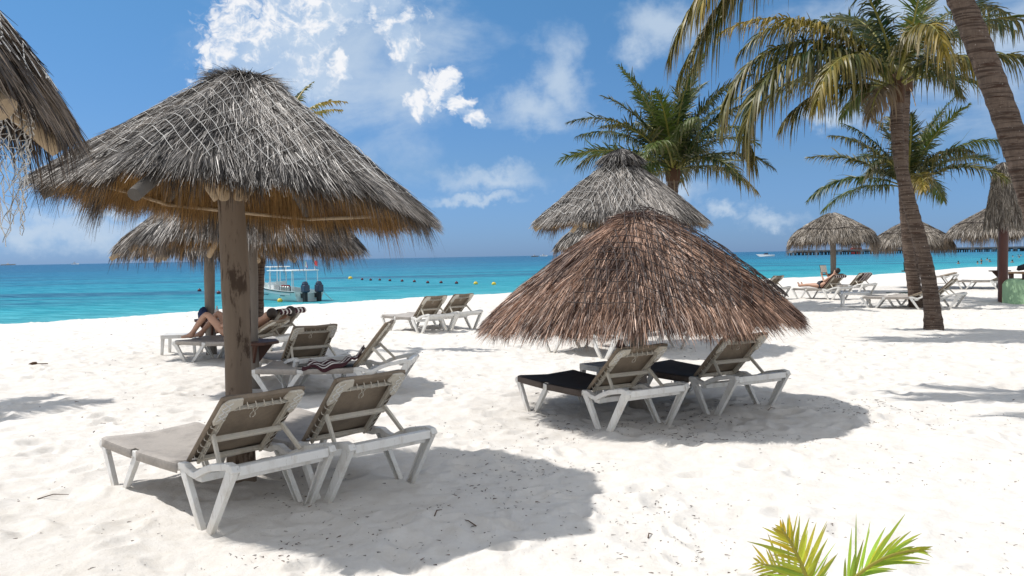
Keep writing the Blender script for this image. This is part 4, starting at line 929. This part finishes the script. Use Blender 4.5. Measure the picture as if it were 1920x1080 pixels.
# leaning palm with base beside the loungers
palm((8.66, 17.5, 0), (7.80, 17.3, 4.72), .155, .115, 'tall palm with curved ringed trunk rising from open sand right of the brown palapa', [
    dict(az=183, el=46, L=4.7, dr=135, hang=1.0, tipf=.35, ll=.9, lw=.05, nl=90, sw=.1),
    dict(az=196, el=38, L=5.0, dr=150, hang=1.0, tipf=.3, ll=.9, lw=.05, nl=90, col=DKG * 1.3),
    dict(az=190, el=48, L=4.3, dr=80, hang=.8, tipf=.9, ll=.7, lw=.04, nl=80, tipc=YEL * 1.1),
    dict(az=170, el=66, L=3.9, dr=120, hang=.95, tipf=.3, ll=.8, lw=.045, nl=80),
    dict(az=215, el=38, L=3.2, dr=118, hang=.95, tipf=.55, ll=.75, lw=.045, nl=70),
    dict(az=265, el=60, L=3.0, dr=135, hang=.9, tipf=.7, ll=.7, lw=.045, nl=70),
    dict(az=300, el=40, L=2.6, dr=125, hang=.9, tipf=.55, ll=.65, lw=.045, nl=60),
    dict(az=5, el=52, L=3.8, dr=75, hang=.7, tipf=.15, ll=.75, lw=.045, nl=80, col=DKG * 1.4),
    dict(az=20, el=66, L=3.8, dr=85, hang=.6, tipf=.1, ll=.7, lw=.042, nl=80, col=DKG * 1.4),
    dict(az=340, el=30, L=3.2, dr=70, hang=.8, tipf=.3, ll=.7, lw=.042, nl=70),
    dict(az=200, el=80, L=3.8, dr=70, hang=.7, tipf=.1, ll=.75, lw=.042, nl=80, col=DKG * 1.4),
    dict(az=100, el=70, L=3.6, dr=80, hang=.6, tipf=.1, ll=.7, lw=.042, nl=70),
    dict(az=150, el=30, L=3.3, dr=85, hang=.9, tipf=.3, ll=.7, lw=.042, nl=70),
    dict(az=175, el=14, L=2.6, dr=75, hang=.95, tipf=.4, ll=.65, lw=.042, nl=60),
    dict(az=230, el=5, L=1.9, dr=70, hang=1.0, tipf=.1, col=DRY * .6, ll=.5, lw=.04, nl=40),
], auto=0, seed=3, bend=-.05, bend2=.09)
# near trunk at the right edge
palm((6.75, 10.0, 0), (4.68, 10.4, 6.45), .165, .13, 'thick palm trunk leaning in from the right edge, crown above the photo', [
    dict(az=182, el=-24, L=3.9, dr=46, hang=1.0, tipf=.45, ll=.62, lw=.035, nl=85),
    dict(az=176, el=-34, L=3.9, dr=32, hang=1.0, tipf=.30, ll=.6, lw=.035, nl=85, col=DKG * 1.5),
    dict(az=203, el=-14, L=3.9, dr=62, hang=1.0, tipf=.5, ll=.6, lw=.035, nl=75),
    dict(az=162, el=-28, L=3.6, dr=45, hang=1.0, tipf=.2, ll=.6, lw=.035, nl=75, col=DKG * 1.5),
    dict(az=5, el=10, L=3.6, dr=100, hang=.9, tipf=.15, ll=.8, lw=.05, nl=80, col=DKG * 1.4),
    dict(az=330, el=20, L=3.4, dr=105, hang=.9, tipf=.2, ll=.8, lw=.05, nl=80),
    dict(az=40, el=50, L=3.5, dr=80, hang=.7, ll=.8, lw=.05), dict(az=120, el=55, L=3.6, dr=80, hang=.7, ll=.8, lw=.05), dict(az=250, el=70, L=3.4, dr=70, hang=.7, ll=.8, lw=.05),
], auto=0, seed=5, bend=.18, coco=False)
# centre palm behind the palapas
palm((4.9, 27, 0), (5.14, 27, 4.05), .2, .17, 'palm standing alone behind the tall-capped palapa in the centre, dark dense crown', auto=34, L=3.7, seed=8, nl=60, lw=.05, ll=.75, elr=(.18, 1.5))
# tall palm behind the leaning one
palm((11.34, 23.9, 0), (11.05, 23.9, 6.15), .155, .125, 'palm with a darker trunk right behind the leaning palm, base beside empty loungers', auto=12, L=3.6, seed=12, nl=60, lw=.045, ll=.7, elr=(.1, 1.3), bend=-.2)
# short bushy palm behind
palm((13.02, 27.5, 0), (12.75, 27.5, 3.45), .18, .16, 'short bushy palm whose wide crown spreads behind the leaning palm trunk at right', auto=22, L=3.4, seed=21, nl=64, lw=.045, ll=.7, elr=(.25, 1.4), coco=False)
# palm peeking out above the main roof
palm((-4.76, 16.0, 0), (-4.2, 16.2, 3.95), .09, .07, 'small yellowing palm peeking out above the right slope of the largest grey palapa', [
    dict(az=60, el=70, L=1.3, dr=40, col=GRN * 1.2, tipf=.1, ll=.4), dict(az=5, el=50, L=1.3, dr=60, col=LIM, tipf=.9, ll=.4), dict(az=-20, el=30, L=1.25, dr=40, col=LIM, tipf=.8, ll=.4), dict(az=180, el=50, L=1.1, dr=60, ll=.35), dict(az=120, el=40, L=1.1, dr=60, ll=.35), dict(az=250, el=30, L=1.1, dr=60, ll=.35)],
    auto=0, seed=31, nl=30, coco=False, lw=.05, bend=-.2)
# palm just outside the left edge that throws the frond shadows on the sand
palm((-10.3, 10.9, 0), (-10.0, 10.9, 5.2), .18, .15, 'palm standing outside the left edge whose shadow falls on the sand', auto=8, L=2.0, seed=41, nl=40, lw=.06, ll=.6, elr=(-.1, 1.0), coco=False, skip=lambda a, q: False)
# young palm at the bottom
r = empty('palm_seedling', (1.37, 3.75, 0)); tag(r, 'young coconut palm with two yellow green fronds at the bottom edge', 'plant')
for o_, az, el, L_, dr, kw in (((-.03, 0, .03), 176, 78, .44, 22, dict(nl=22, ll=.27, tipf=.65, col=LIM * 4.2, hang=.08, spread=0)),
                             ((.03, .02, .07), 4, 54, .50, 56, dict(nl=24, ll=.36, tipf=.35, col=LIM * 4.2, hang=.18, spread=-26)),
                             ((.0, .05, 0), 150, 60, .36, 50, dict(nl=14, ll=.3, tipf=.5, col=LIM * 2.5, hang=.15))):
    frond(r, o_, math.radians(az), math.radians(el), L_, math.radians(dr), lw=.017, tipc=YEL * 2.4, seed=int(az), base=.0055, petiole=.22, face=True, mt=M['frond_young'], **kw)

# ------------------------------------------------------------------ boat
def make_boat(x, y, yaw):
    r = empty('motor_boat', (x, y, SEA), yaw); tag(r, 'white and pale aqua open motor boat with canopy and twin outboards near the shore', 'boat')
    n = 15; st = np.linspace(0, 1, n); sec = []
    for t in st:
        X = t * 7.4; hb = 1.15 * (1 - max(0, (t - .45) / .55) ** 2.2) * (.92 + .08 * min(1, t * 5)); sh = .70 + .50 * t ** 2.0; bt = -.28 + .55 * max(0, t - .7) ** 1.3 * 2
        hb = max(hb, .02)
        half = [(0, bt), (hb * .55, bt + .08), (hb * .86, .10 + .1 * t), (hb, sh - .10), (hb + .03, sh - .05), (hb + .03, sh), (hb - .06, sh), (hb - .08, max(.15, sh - .38))]
        sec.append([(X, -a, b) for a, b in reversed(half)] + [(X, a, b) for a, b in half[1:]])
    k = len(sec[0]); V = [p for s in sec for p in s]; Fs = [(i * k + q, i * k + q + 1, (i + 1) * k + q + 1, (i + 1) * k + q) for i in range(n - 1) for q in range(k - 1)]
    h = MB(); h.add(V, Fs); h.v.append((0, 0, .5)); c = len(h.v) - 1
    h.ng += [[q, c, q + 1] for q in range(k - 1)]
    h.build('hull', M['hull'], r, smooth=True, angle=40)
    d = MB(); V = []
    for i in range(n):
        t = st[i]; s = sec[i]; V += [(s[0][0], s[0][1], s[0][2] - .0), (s[-1][0], s[-1][1], s[-1][2])]
    d.add(V, [(2 * i, 2 * i + 1, 2 * i + 3, 2 * i + 2) for i in range(n - 1)]); d.build('deck', M['boat_white'], r)
    for sg in (-1, 1):
        g2 = MB(); g2.tube([(s[-4 if sg > 0 else 3][0], s[-4 if sg > 0 else 3][1] + sg * .02, s[-4 if sg > 0 else 3][2] - .01) for s in sec], .03, 6); g2.build('rub_rail', M['black'], r)
        p = MB(); pts = [s[-5 if sg > 0 else 4] for s in sec[1:11]]
        p.add([(a[0], a[1] + sg * .012, a[2] - .04) for a in pts] + [(a[0], a[1] - sg * .0, a[2] - .17) for a in pts], [(i, i + 1, 10 + i + 1, 10 + i) if sg < 0 else (i, 10 + i, 10 + i + 1, i + 1) for i in range(9)]); p.build('stripe', M['boat_white'], r)
        nm = MB()
        for q in range(9): nm.box(3.6 + q * .11, 3.68 + q * .11, sg * 1.19 - .004, sg * 1.19 + .004, .40, .40 + (.06 if q % 3 else .085))
        nm.build('name_lettering', M['engine'], r); nm = MB()
        for q in range(6): nm.box(1.2 + q * .11, 1.28 + q * .11, sg * 1.175 - .004, sg * 1.175 + .004, .36, .42)
        nm.build('registration_number', M['engine'], r)
    t1 = MB(); t1.box(.4, 4.2, -1.0, 1.0, 2.02, 2.09); t1.build('canopy', M['boat_white'], r, bevel=.02)
    t2 = MB(); t2.box(4.3, 6.0, -.85, .85, 2.28, 2.34); t2.build('canopy', M['boat_white'], r, bevel=.02)
    for (a, b) in ((.55, .95), (.55, -.95), (2.2, .98), (2.2, -.98), (4.0, .9), (4.0, -.9)): MB().tube([(a, b, .5), (a, b * .98, 2.02)], .03, 7).build('pole', M['boat_white'], r)
    for (a, b) in ((4.5, .6), (4.5, -.6), (5.7, .5), (5.7, -.5)): MB().tube([(a, b, .6), (a, b, 2.28)], .04, 7).build('pole', M['boat_white'], r)
    cs = MB(); cs.box(4.3, 5.2, -.45, .45, .4, 1.25); cs.box(4.15, 4.3, -.4, .4, 1.0, 1.3); cs.build('console', M['boat_white'], r, bevel=.05)
    MB().box(3.2, 3.7, -.3, .35, .55, .95).build('seat', M['black'], r, bevel=.05)
    MB().box(2.7, 3.15, .0, .55, .75, 1.05).build('cooler', M['red'], r, bevel=.03)
    for q in range(4): MB().tube([(1.4 + q * .35, .78, .35), (1.4 + q * .35, .78, .95), (1.4 + q * .35, .78, 1.02)], [.1, .1, .04], 10).build('dive_tank', M['steel'], r, smooth=True)
    for sg in (-.5, .5):
        e = MB(); e.box(-.72, -.16, sg - .21, sg + .21, .62, 1.12); e.hexa([(-.66, sg - .19, 1.12), (-.2, sg - .19, 1.12), (-.2, sg + .19, 1.12), (-.66, sg + .19, 1.12), (-.52, sg - .12, 1.36), (-.28, sg - .12, 1.33), (-.28, sg + .12, 1.33), (-.52, sg + .12, 1.36)])
        c = e.build('outboard_motor', M['engine'], r, bevel=.07)
        l = MB(); l.box(-.56, -.24, sg - .11, sg + .11, -.35, .62); l.box(-.9, -.1, sg - .06, sg + .06, -.12, -.06); l.box(-.3, .05, sg - .12, sg + .12, .25, .55); l.build('motor_leg', M['black'], c, bevel=.02)
    pts = [(5.95, .75 + .30 * math.cos(a), 1.85 + .34 * math.sin(a)) for a in np.linspace(0, 2 * PI, 21)]; MB().tube(pts, .075, 8, caps=False).build('life_ring', M['red'], r, smooth=True)
    for (X, cols_) in ((2.4, ('green_flag', 'boat_white', 'red')), (1.0, ('red',))):
        pl = MB(); pl.tube([(X, -1.0, 2.05), (X, -1.0, 2.75)], .015, 6); p_ = pl.build('flag_pole', M['boat_white'], r)
        for q, cn in enumerate(cols_):
            w = .42 / len(cols_); f = MB(); a0 = X - q * w; ff = [(a0, -1.0, 2.74 - q * .07), (a0 - w, -.98 + .03 * q, 2.70 - (q + 1) * .08), (a0 - w, -.98, 2.36 - (q + 1) * .07), (a0, -1.0, 2.42 - q * .07)]
            f.add(ff, [(0, 1, 2, 3)]); o = f.build('flag', M[cn], p_); md = o.modifiers.new('thick', 'SOLIDIFY'); md.thickness = .01
    MB().tube([(.1, -1.15, .55), (-.4, -1.4, .1), (-.6, -1.7, -.2)], .02, 5).build('mooring_line', M['steel'], r)
    return r
def at_sea(px, py, z=SEA):
    U = px - 960; V = 540 - py; u = U * math.cos(ROLL) + V * math.sin(ROLL); v = -U * math.sin(ROLL) + V * math.cos(ROLL)
    d = Vector((u, F * math.cos(PITCH) + v * math.sin(PITCH), -F * math.sin(PITCH) + v * math.cos(PITCH))); t = (z - HC) / d.z
    return Vector((0, 0, HC)) + d * t
b_ = at_sea(580, 565); make_boat(b_.x, b_.y, math.radians(131))
# buoys
for i, (px, py, cn, rr) in enumerate([(657, 523, 'yellow', .30), (679, 525, 'maroon', .18), (695, 526, 'maroon', .18), (712, 526, 'maroon', .18), (731, 527, 'maroon', .18), (754, 528, 'maroon', .18), (777, 529, 'maroon', .18), (802, 531, 'maroon', .18), (827, 531, 'maroon', .18), (856, 532, 'maroon', .18), (892, 533, 'yellow', .22), (926, 534, 'yellow', .22), (374, 546, 'maroon', .18), (410, 551, 'maroon', .18), (525, 566, 'yellow', .18)]):
    p = at_sea(px, py); m = MB(); m.ball((0, 0, .08), rr, 12, 8, (1, 1, .9)); o = m.build('buoy', M[cn], None, smooth=True); o.location = p
    m2 = MB(); m2.tube([(0, 0, rr * .9), (0, 0, rr * .9 + .12)], .04, 6); m2.build('ring', M['black'], o)
    if cn == 'maroon': tag(o, {374: 'lone dark red float left of the slim palapa post', 410: 'dark red float just left of the bark covered post'}.get(px) or ('first second third fourth fifth sixth seventh eighth ninth'.split()[i - 1] + ' dark red float from the left on the swim line right of the boat'), 'buoy', 'dark red floats of the swim line')
    else: tag(o, {657: 'largest yellow buoy at the left end of the swim line, right of the boat', 892: 'yellow buoy near the right end of the swim line, left of the other yellow one', 926: 'yellow buoy just left of the brown palapa roof', 525: 'yellow float against the hull of the moored boat'}[px], 'buoy', 'yellow buoys')
# swimmers
me_sw = None
for i, (px, py) in enumerate([(1797, 493.5), (1833, 494), (1840, 488), (1840, 493.8), (1851, 486.5), (1856, 490), (1899, 481), (1898, 491), (1909, 479), (1914, 478.5), (1911, 482.5)]):
    p = at_sea(px, py + 1.2)
    if me_sw is None:
        j = dict(pelvis=(0, 0, -.55), belly=(0, 0, -.25), chest=(0, 0, .0), neck=(0, 0, .2), skull=(0, 0, .32), crown=(0, 0, .42), shL=(-.2, 0, .06), shR=(.2, 0, .06), elL=(-.4, -.1, -.12), elR=(.4, -.1, -.12))
        sw = make_person(p, .3, j, [('pelvis', 'belly'), ('belly', 'chest'), ('chest', 'neck'), ('neck', 'skull'), ('skull', 'crown'), ('chest', 'shL'), ('chest', 'shR'), ('shL', 'elL'), ('shR', 'elR')],
                         dict(pelvis=.15, belly=.15, chest=.17, neck=.07, skull=.11, crown=.10, shL=.08, shR=.08, elL=.05, elR=.05), M['skin_tan'], 'x')
        MB().ball((0, .01, .40), .135, 10, 8).build('hair', M['hair'], sw, smooth=True); me_sw = sw
    else: sw = copy_tree(me_sw); sw.location = p; sw.rotation_euler = (0, 0, i * 1.3)
    tag(sw, ('first second third fourth fifth sixth seventh eighth ninth tenth eleventh'.split()[[0, 1, 2, 3, 4, 5, 7, 6, 8, 10, 9][i]]) + ' distant swimmer from the left in the shallow sea at right', 'person', 'distant swimmers in the sea')
# ------------------------------------------------------------------ far vessels and pier
p = at_sea(1436, 481); r = empty('speedboat', p, math.radians(180)); tag(r, 'small white speedboat far out left of the lone palapa', 'boat')
m = MB(); m.hexa([(-4.5, -1.0, -.2), (3.5, -.9, -.2), (3.5, .9, -.2), (-4.5, 1.0, -.2), (-4.6, -1.3, .9), (5.5, -.15, 1.3), (5.5, .15, 1.3), (-4.6, 1.3, .9)]); m.build('hull', M['boat_white'], r, bevel=.1)
MB().hexa([(-1.2, -.8, .95), (1.6, -.6, 1.1), (1.6, .6, 1.1), (-1.2, .8, .95), (-1, -.7, 1.9), (.6, -.5, 1.9), (.6, .5, 1.9), (-1, .7, 1.9)]).build('cabin', M['engine'], r, bevel=.1); MB().tube([(-1, 0, 1.9), (-1, 0, 3.2)], .06, 6).build('mast', M['steel'], r)
for px, py, nm, lb in ((1003, 481.5, 'fishing_boat', 'tiny dark boat on the horizon left of the tall-capped palapa'), (1020, 480.5, 'fishing_boat', 'tiny pale boat on the horizon touching the left eave behind the brown palapa'), (141, 495.7, 'fishing_boat', 'tiny boat on the left horizon'), (16, 497.2, 'ship', 'long low dark ship on the horizon at the left edge')):
    p = at_sea(px, py); k = p.y / 1100; r = empty(nm, p, .2); tag(r, lb, 'boat')
    Lb = 5 if nm != 'ship' else 9
    m = MB(); m.hexa([(-Lb * k, -1.2 * k, -.3), (Lb * .8 * k, -1 * k, -.3), (Lb * .8 * k, 1 * k, -.3), (-Lb * k, 1.2 * k, -.3), (-Lb * k, -1.4 * k, 1.0 * k), (Lb * k, -.2 * k, 1.4 * k), (Lb * k, .2 * k, 1.4 * k), (-Lb * k, 1.4 * k, 1.0 * k)]); m.build('hull', M['concrete'] if nm == 'ship' or px == 1003 else M['boat_white'], r)
    MB().box(-2 * k, .5 * k, -.7 * k, .7 * k, 1.0 * k, 2.6 * k).build('cabin', M['lampwhite'], r); MB().tube([(-.5 * k, 0, 2.6 * k), (-.5 * k, 0, 4 * k)], .12 * k, 5).build('mast', M['steel'], r)
# pier
pa = Vector((170., 520., 0)); pb = Vector((420., 560., 0)); dr_ = (pb - pa).normalized(); nn_ = Vector((-dr_.y, dr_.x, 0)); Lp = (pb - pa).length
r = empty('pier', (pa.x, pa.y, SEA), math.atan2(dr_.y, dr_.x)); tag(r, 'long concrete pier on rows of piles running along the horizon at right', 'pier')
MB().box(0, Lp, -3, 3, 2.2, 3.1).build('deck', M['concrete'], r); n_p = 0
for i in range(int(Lp / 5)):
    m = MB(); x = i * 5 + .5
    m.box(x - 1.4, x + 1.4, -3.3, 3.3, 1.5, 2.19)
    for yy in (-2.4, 2.4): m.tube([(x - .8, yy, -1), (x - .8, yy, 1.5)], .4, 6); m.tube([(x + .8, yy, -1), (x + .8, yy, 1.5)], .4, 6)
    m.build('pile_group', M['black'] if i % 3 else M['concrete'], r)
for i in range(int(Lp / 6)):
    x = 20 + i * 6
    if x > Lp: break
    MB().tube([(x, 0, 3.1), (x, 0, 8.2)], .14, 6).build('lamp_post', M['lampwhite'], r)
p = Vector((226, 560, SEA)); r = empty('ship', p, .1); tag(r, 'red and white ship moored behind the pier, right of the lone palapa post', 'ship')
MB().hexa([(-2.2, -2, 0), (2.2, -2, 0), (2.2, 2, 0), (-2.2, 2, 0), (-2.8, -2.4, 4.2), (2.8, -2.4, 4.2), (2.8, 2.4, 4.2), (-2.8, 2.4, 4.2)]).build('hull', M['red'], r)
MB().box(-2.2, 2.4, -1.8, 1.8, 4.21, 5.6).build('cabin', M['boat_white'], r); MB().box(-1.4, 1.2, -1.2, 1.2, 5.61, 7.2).build('bridge', M['red'], r); MB().tube([(0, 0, 7.2), (0, 0, 8.8)], .2, 6).build('mast', M['lampwhite'], r)

# ------------------------------------------------------------------ small things
r = empty('wooden_table', (16.05, 26.5, 0), .1); tag(r, 'small orange brown wooden table behind the green wall at the right edge', 'table')
MB().box(-.45, .9, -.4, .4, .84, .89).build('table_top', M['orange_wood'], r, bevel=.01)
for a in (-.35, .8):
    for b in (-.3, .3): MB().box(a - .05, a + .05, b - .05, b + .05, -.05, .84).build('leg', M['tray'], r)
m = MB(); m.tube([(-.26, 0, -.03), (-.22, 0, .03), (0, 0, .08), (.22, 0, .04), (.26, 0, -.02)], [.04, .08, .11, .08, .04], 12, jitter=.06); o = m.build('bag', M['water_bag'], None, smooth=True); o.location = (15.95, 26.45, .98); tag(o, 'black and yellow beach bag on the wooden table at the right edge', 'bag')
MB().tube([(-.08, -.10, .08), (.1, -.10, .09)], [.025, .025], 8).build('yellow_trim', M['yellow'], o)
r = empty('box_on_post', (16.85, 36.0, 0), .2)
bpy.data.objects.remove(r)
m = MB(); m.hexa([(-.14, -.12, 0), (.16, -.12, 0), (.16, .12, 0), (-.14, .12, 0), (-.16, -.13, .36), (.17, -.13, .38), (.17, .13, .38), (-.16, .13, .36)]); m.tube([(-.12, 0, .37), (-.1, 0, .5), (.1, 0, .5), (.12, 0, .38)], .02, 6); o = m.build('beach_bag', M['teal'], None, bevel=.03); o.location = (16.9, 36.35, gz(16.9, 36.35) + .745); tag(o, 'dark green bag on the shelf of the palapa behind the leaning palm trunk', 'bag')
m = MB(); m.tube([(0, 0, 0), (0, 0, .10), (.01, 0, .18), (.02, 0, .22)], [.08, .09, .06, .02], 10, jitter=.08); o = m.build('beach_bag', M['navy'], None, smooth=True); o.location = (-5.5, 15.15, .645); tag(o, 'dark blue bag on the post shelf above the sunbather with raised knees', 'bag')
m = MB(); m.tube([(0, 0, 0), (0, 0, .16), (0, 0, .19), (0, 0, .23)], [.033, .033, .014, .014], 10); o = m.build('water_bottle', M['plastic'], None, smooth=True); o.location = (-5.27, 15.2, .645); tag(o, 'white bottle beside the dark blue bag on the post shelf', 'bottle')
g_ = [[(x + .04 * math.sin(y * 9), y, .02 + .02 * math.sin(x * 9 + y * 7)) for y in np.linspace(-.25, .25, 8)] for x in np.linspace(-.75, .75, 16)]
o = towel('beach_towel', g_, 'dark green towel lying on the sand left of the leaning palm, beyond the loungers', 1); o.data.materials.clear(); o.data.materials.append(M['teal']); o.location = (14.9, 32.2, gz(14.9, 32.2) + .02)
# debris
def litter(n, seed, rect, lmin, lmax, wmin, wmax):
    rn = np.random.default_rng(seed); x = rn.uniform(rect[0], rect[1], n); y = rn.uniform(rect[2], rect[3], n); kk = vnoise(x * 1.1, y * 1.1, 77) + .6 * vnoise(x * 3.5, y * 3.5, 78) + rn.normal(0, .12, n) > .03; x = x[kk]; y = y[kk]; n = len(x); P = np.stack([x, y, gheight(x, y) + .004], -1); a = rn.uniform(0, 2 * PI, n)
    D = np.stack([np.cos(a), np.sin(a), rn.uniform(0, .35, n)], -1); D /= np.linalg.norm(D, axis=1, keepdims=True)
    c = np.array([(.05, .03, .02)]) * rn.uniform(.5, 3.0, (n, 1)); return strands(P, D, rn.uniform(lmin, lmax, n), rn.uniform(wmin, wmax, n), rn.uniform(0, .3, n), c, roll=1.5)
V, Fc, Cc = merge([litter(3000, 1, (-4, 5, 3.5, 9), .006, .03, .003, .007), litter(900, 2, (-1.8, 1.2, 4.6, 7.2), .008, .035, .003, .008), litter(1100, 6, (.2, 4, 7.4, 9.5), .01, .05, .004, .009), litter(3000, 3, (-12, 14, 8, 26), .015, .06, .006, .014)])
tag(np_mesh('beach_litter', V, Fc, M['thatch'], None, Cc), kind='stuff', label='scattered dry seaweed bits and leaf fragments on the sand', cat='litter')
for px, py, L_, a, lb in ((893, 990, .14, 2.4, 'thin bent twig in the shadow right of the front loungers'), (815, 975, .11, 1.4, 'short dark twig standing up in the front shadow'), (70, 935, .2, .5, 'pale twig on the sand at lower left beside the near lounger feet'), (1215, 1005, .05, 1.2, 'tiny brown seed pod on the sand at lower middle'), (1440, 775, .12, .8, 'twig in the sand right of the brown palapa shadow')):
    p = at_sea(px, py, 0); m = MB(); d = Vector((math.cos(a), math.sin(a), 0)); m.tube([(0, 0, 0), d * L_ * .5 + Vector((0, 0, .02)), d * L_ + Vector((d.y * .02, -d.x * .02, .008))], [.004, .0035, .002], 6); o = m.build('twig', M['debris'], None); o.location = (p.x, p.y, gz(p.x, p.y) + .004); tag(o, lb, 'twig', 'twigs lying on the sand')
p = at_sea(57, 686, 0); m = MB(); m.tube([(0, 0, 0), (.06, 0, .03), (.1, .02, .05)], [.05, .045, .02], 8, jitter=.1); m.tube([(.1, 0, .03), (.28, .01, .03)], .012, 6); o = m.build('driftwood_piece', M['debris'], None); o.location = (p.x, p.y, gz(p.x, p.y)); tag(o, 'small brown piece of driftwood on the sand at far left', 'driftwood')
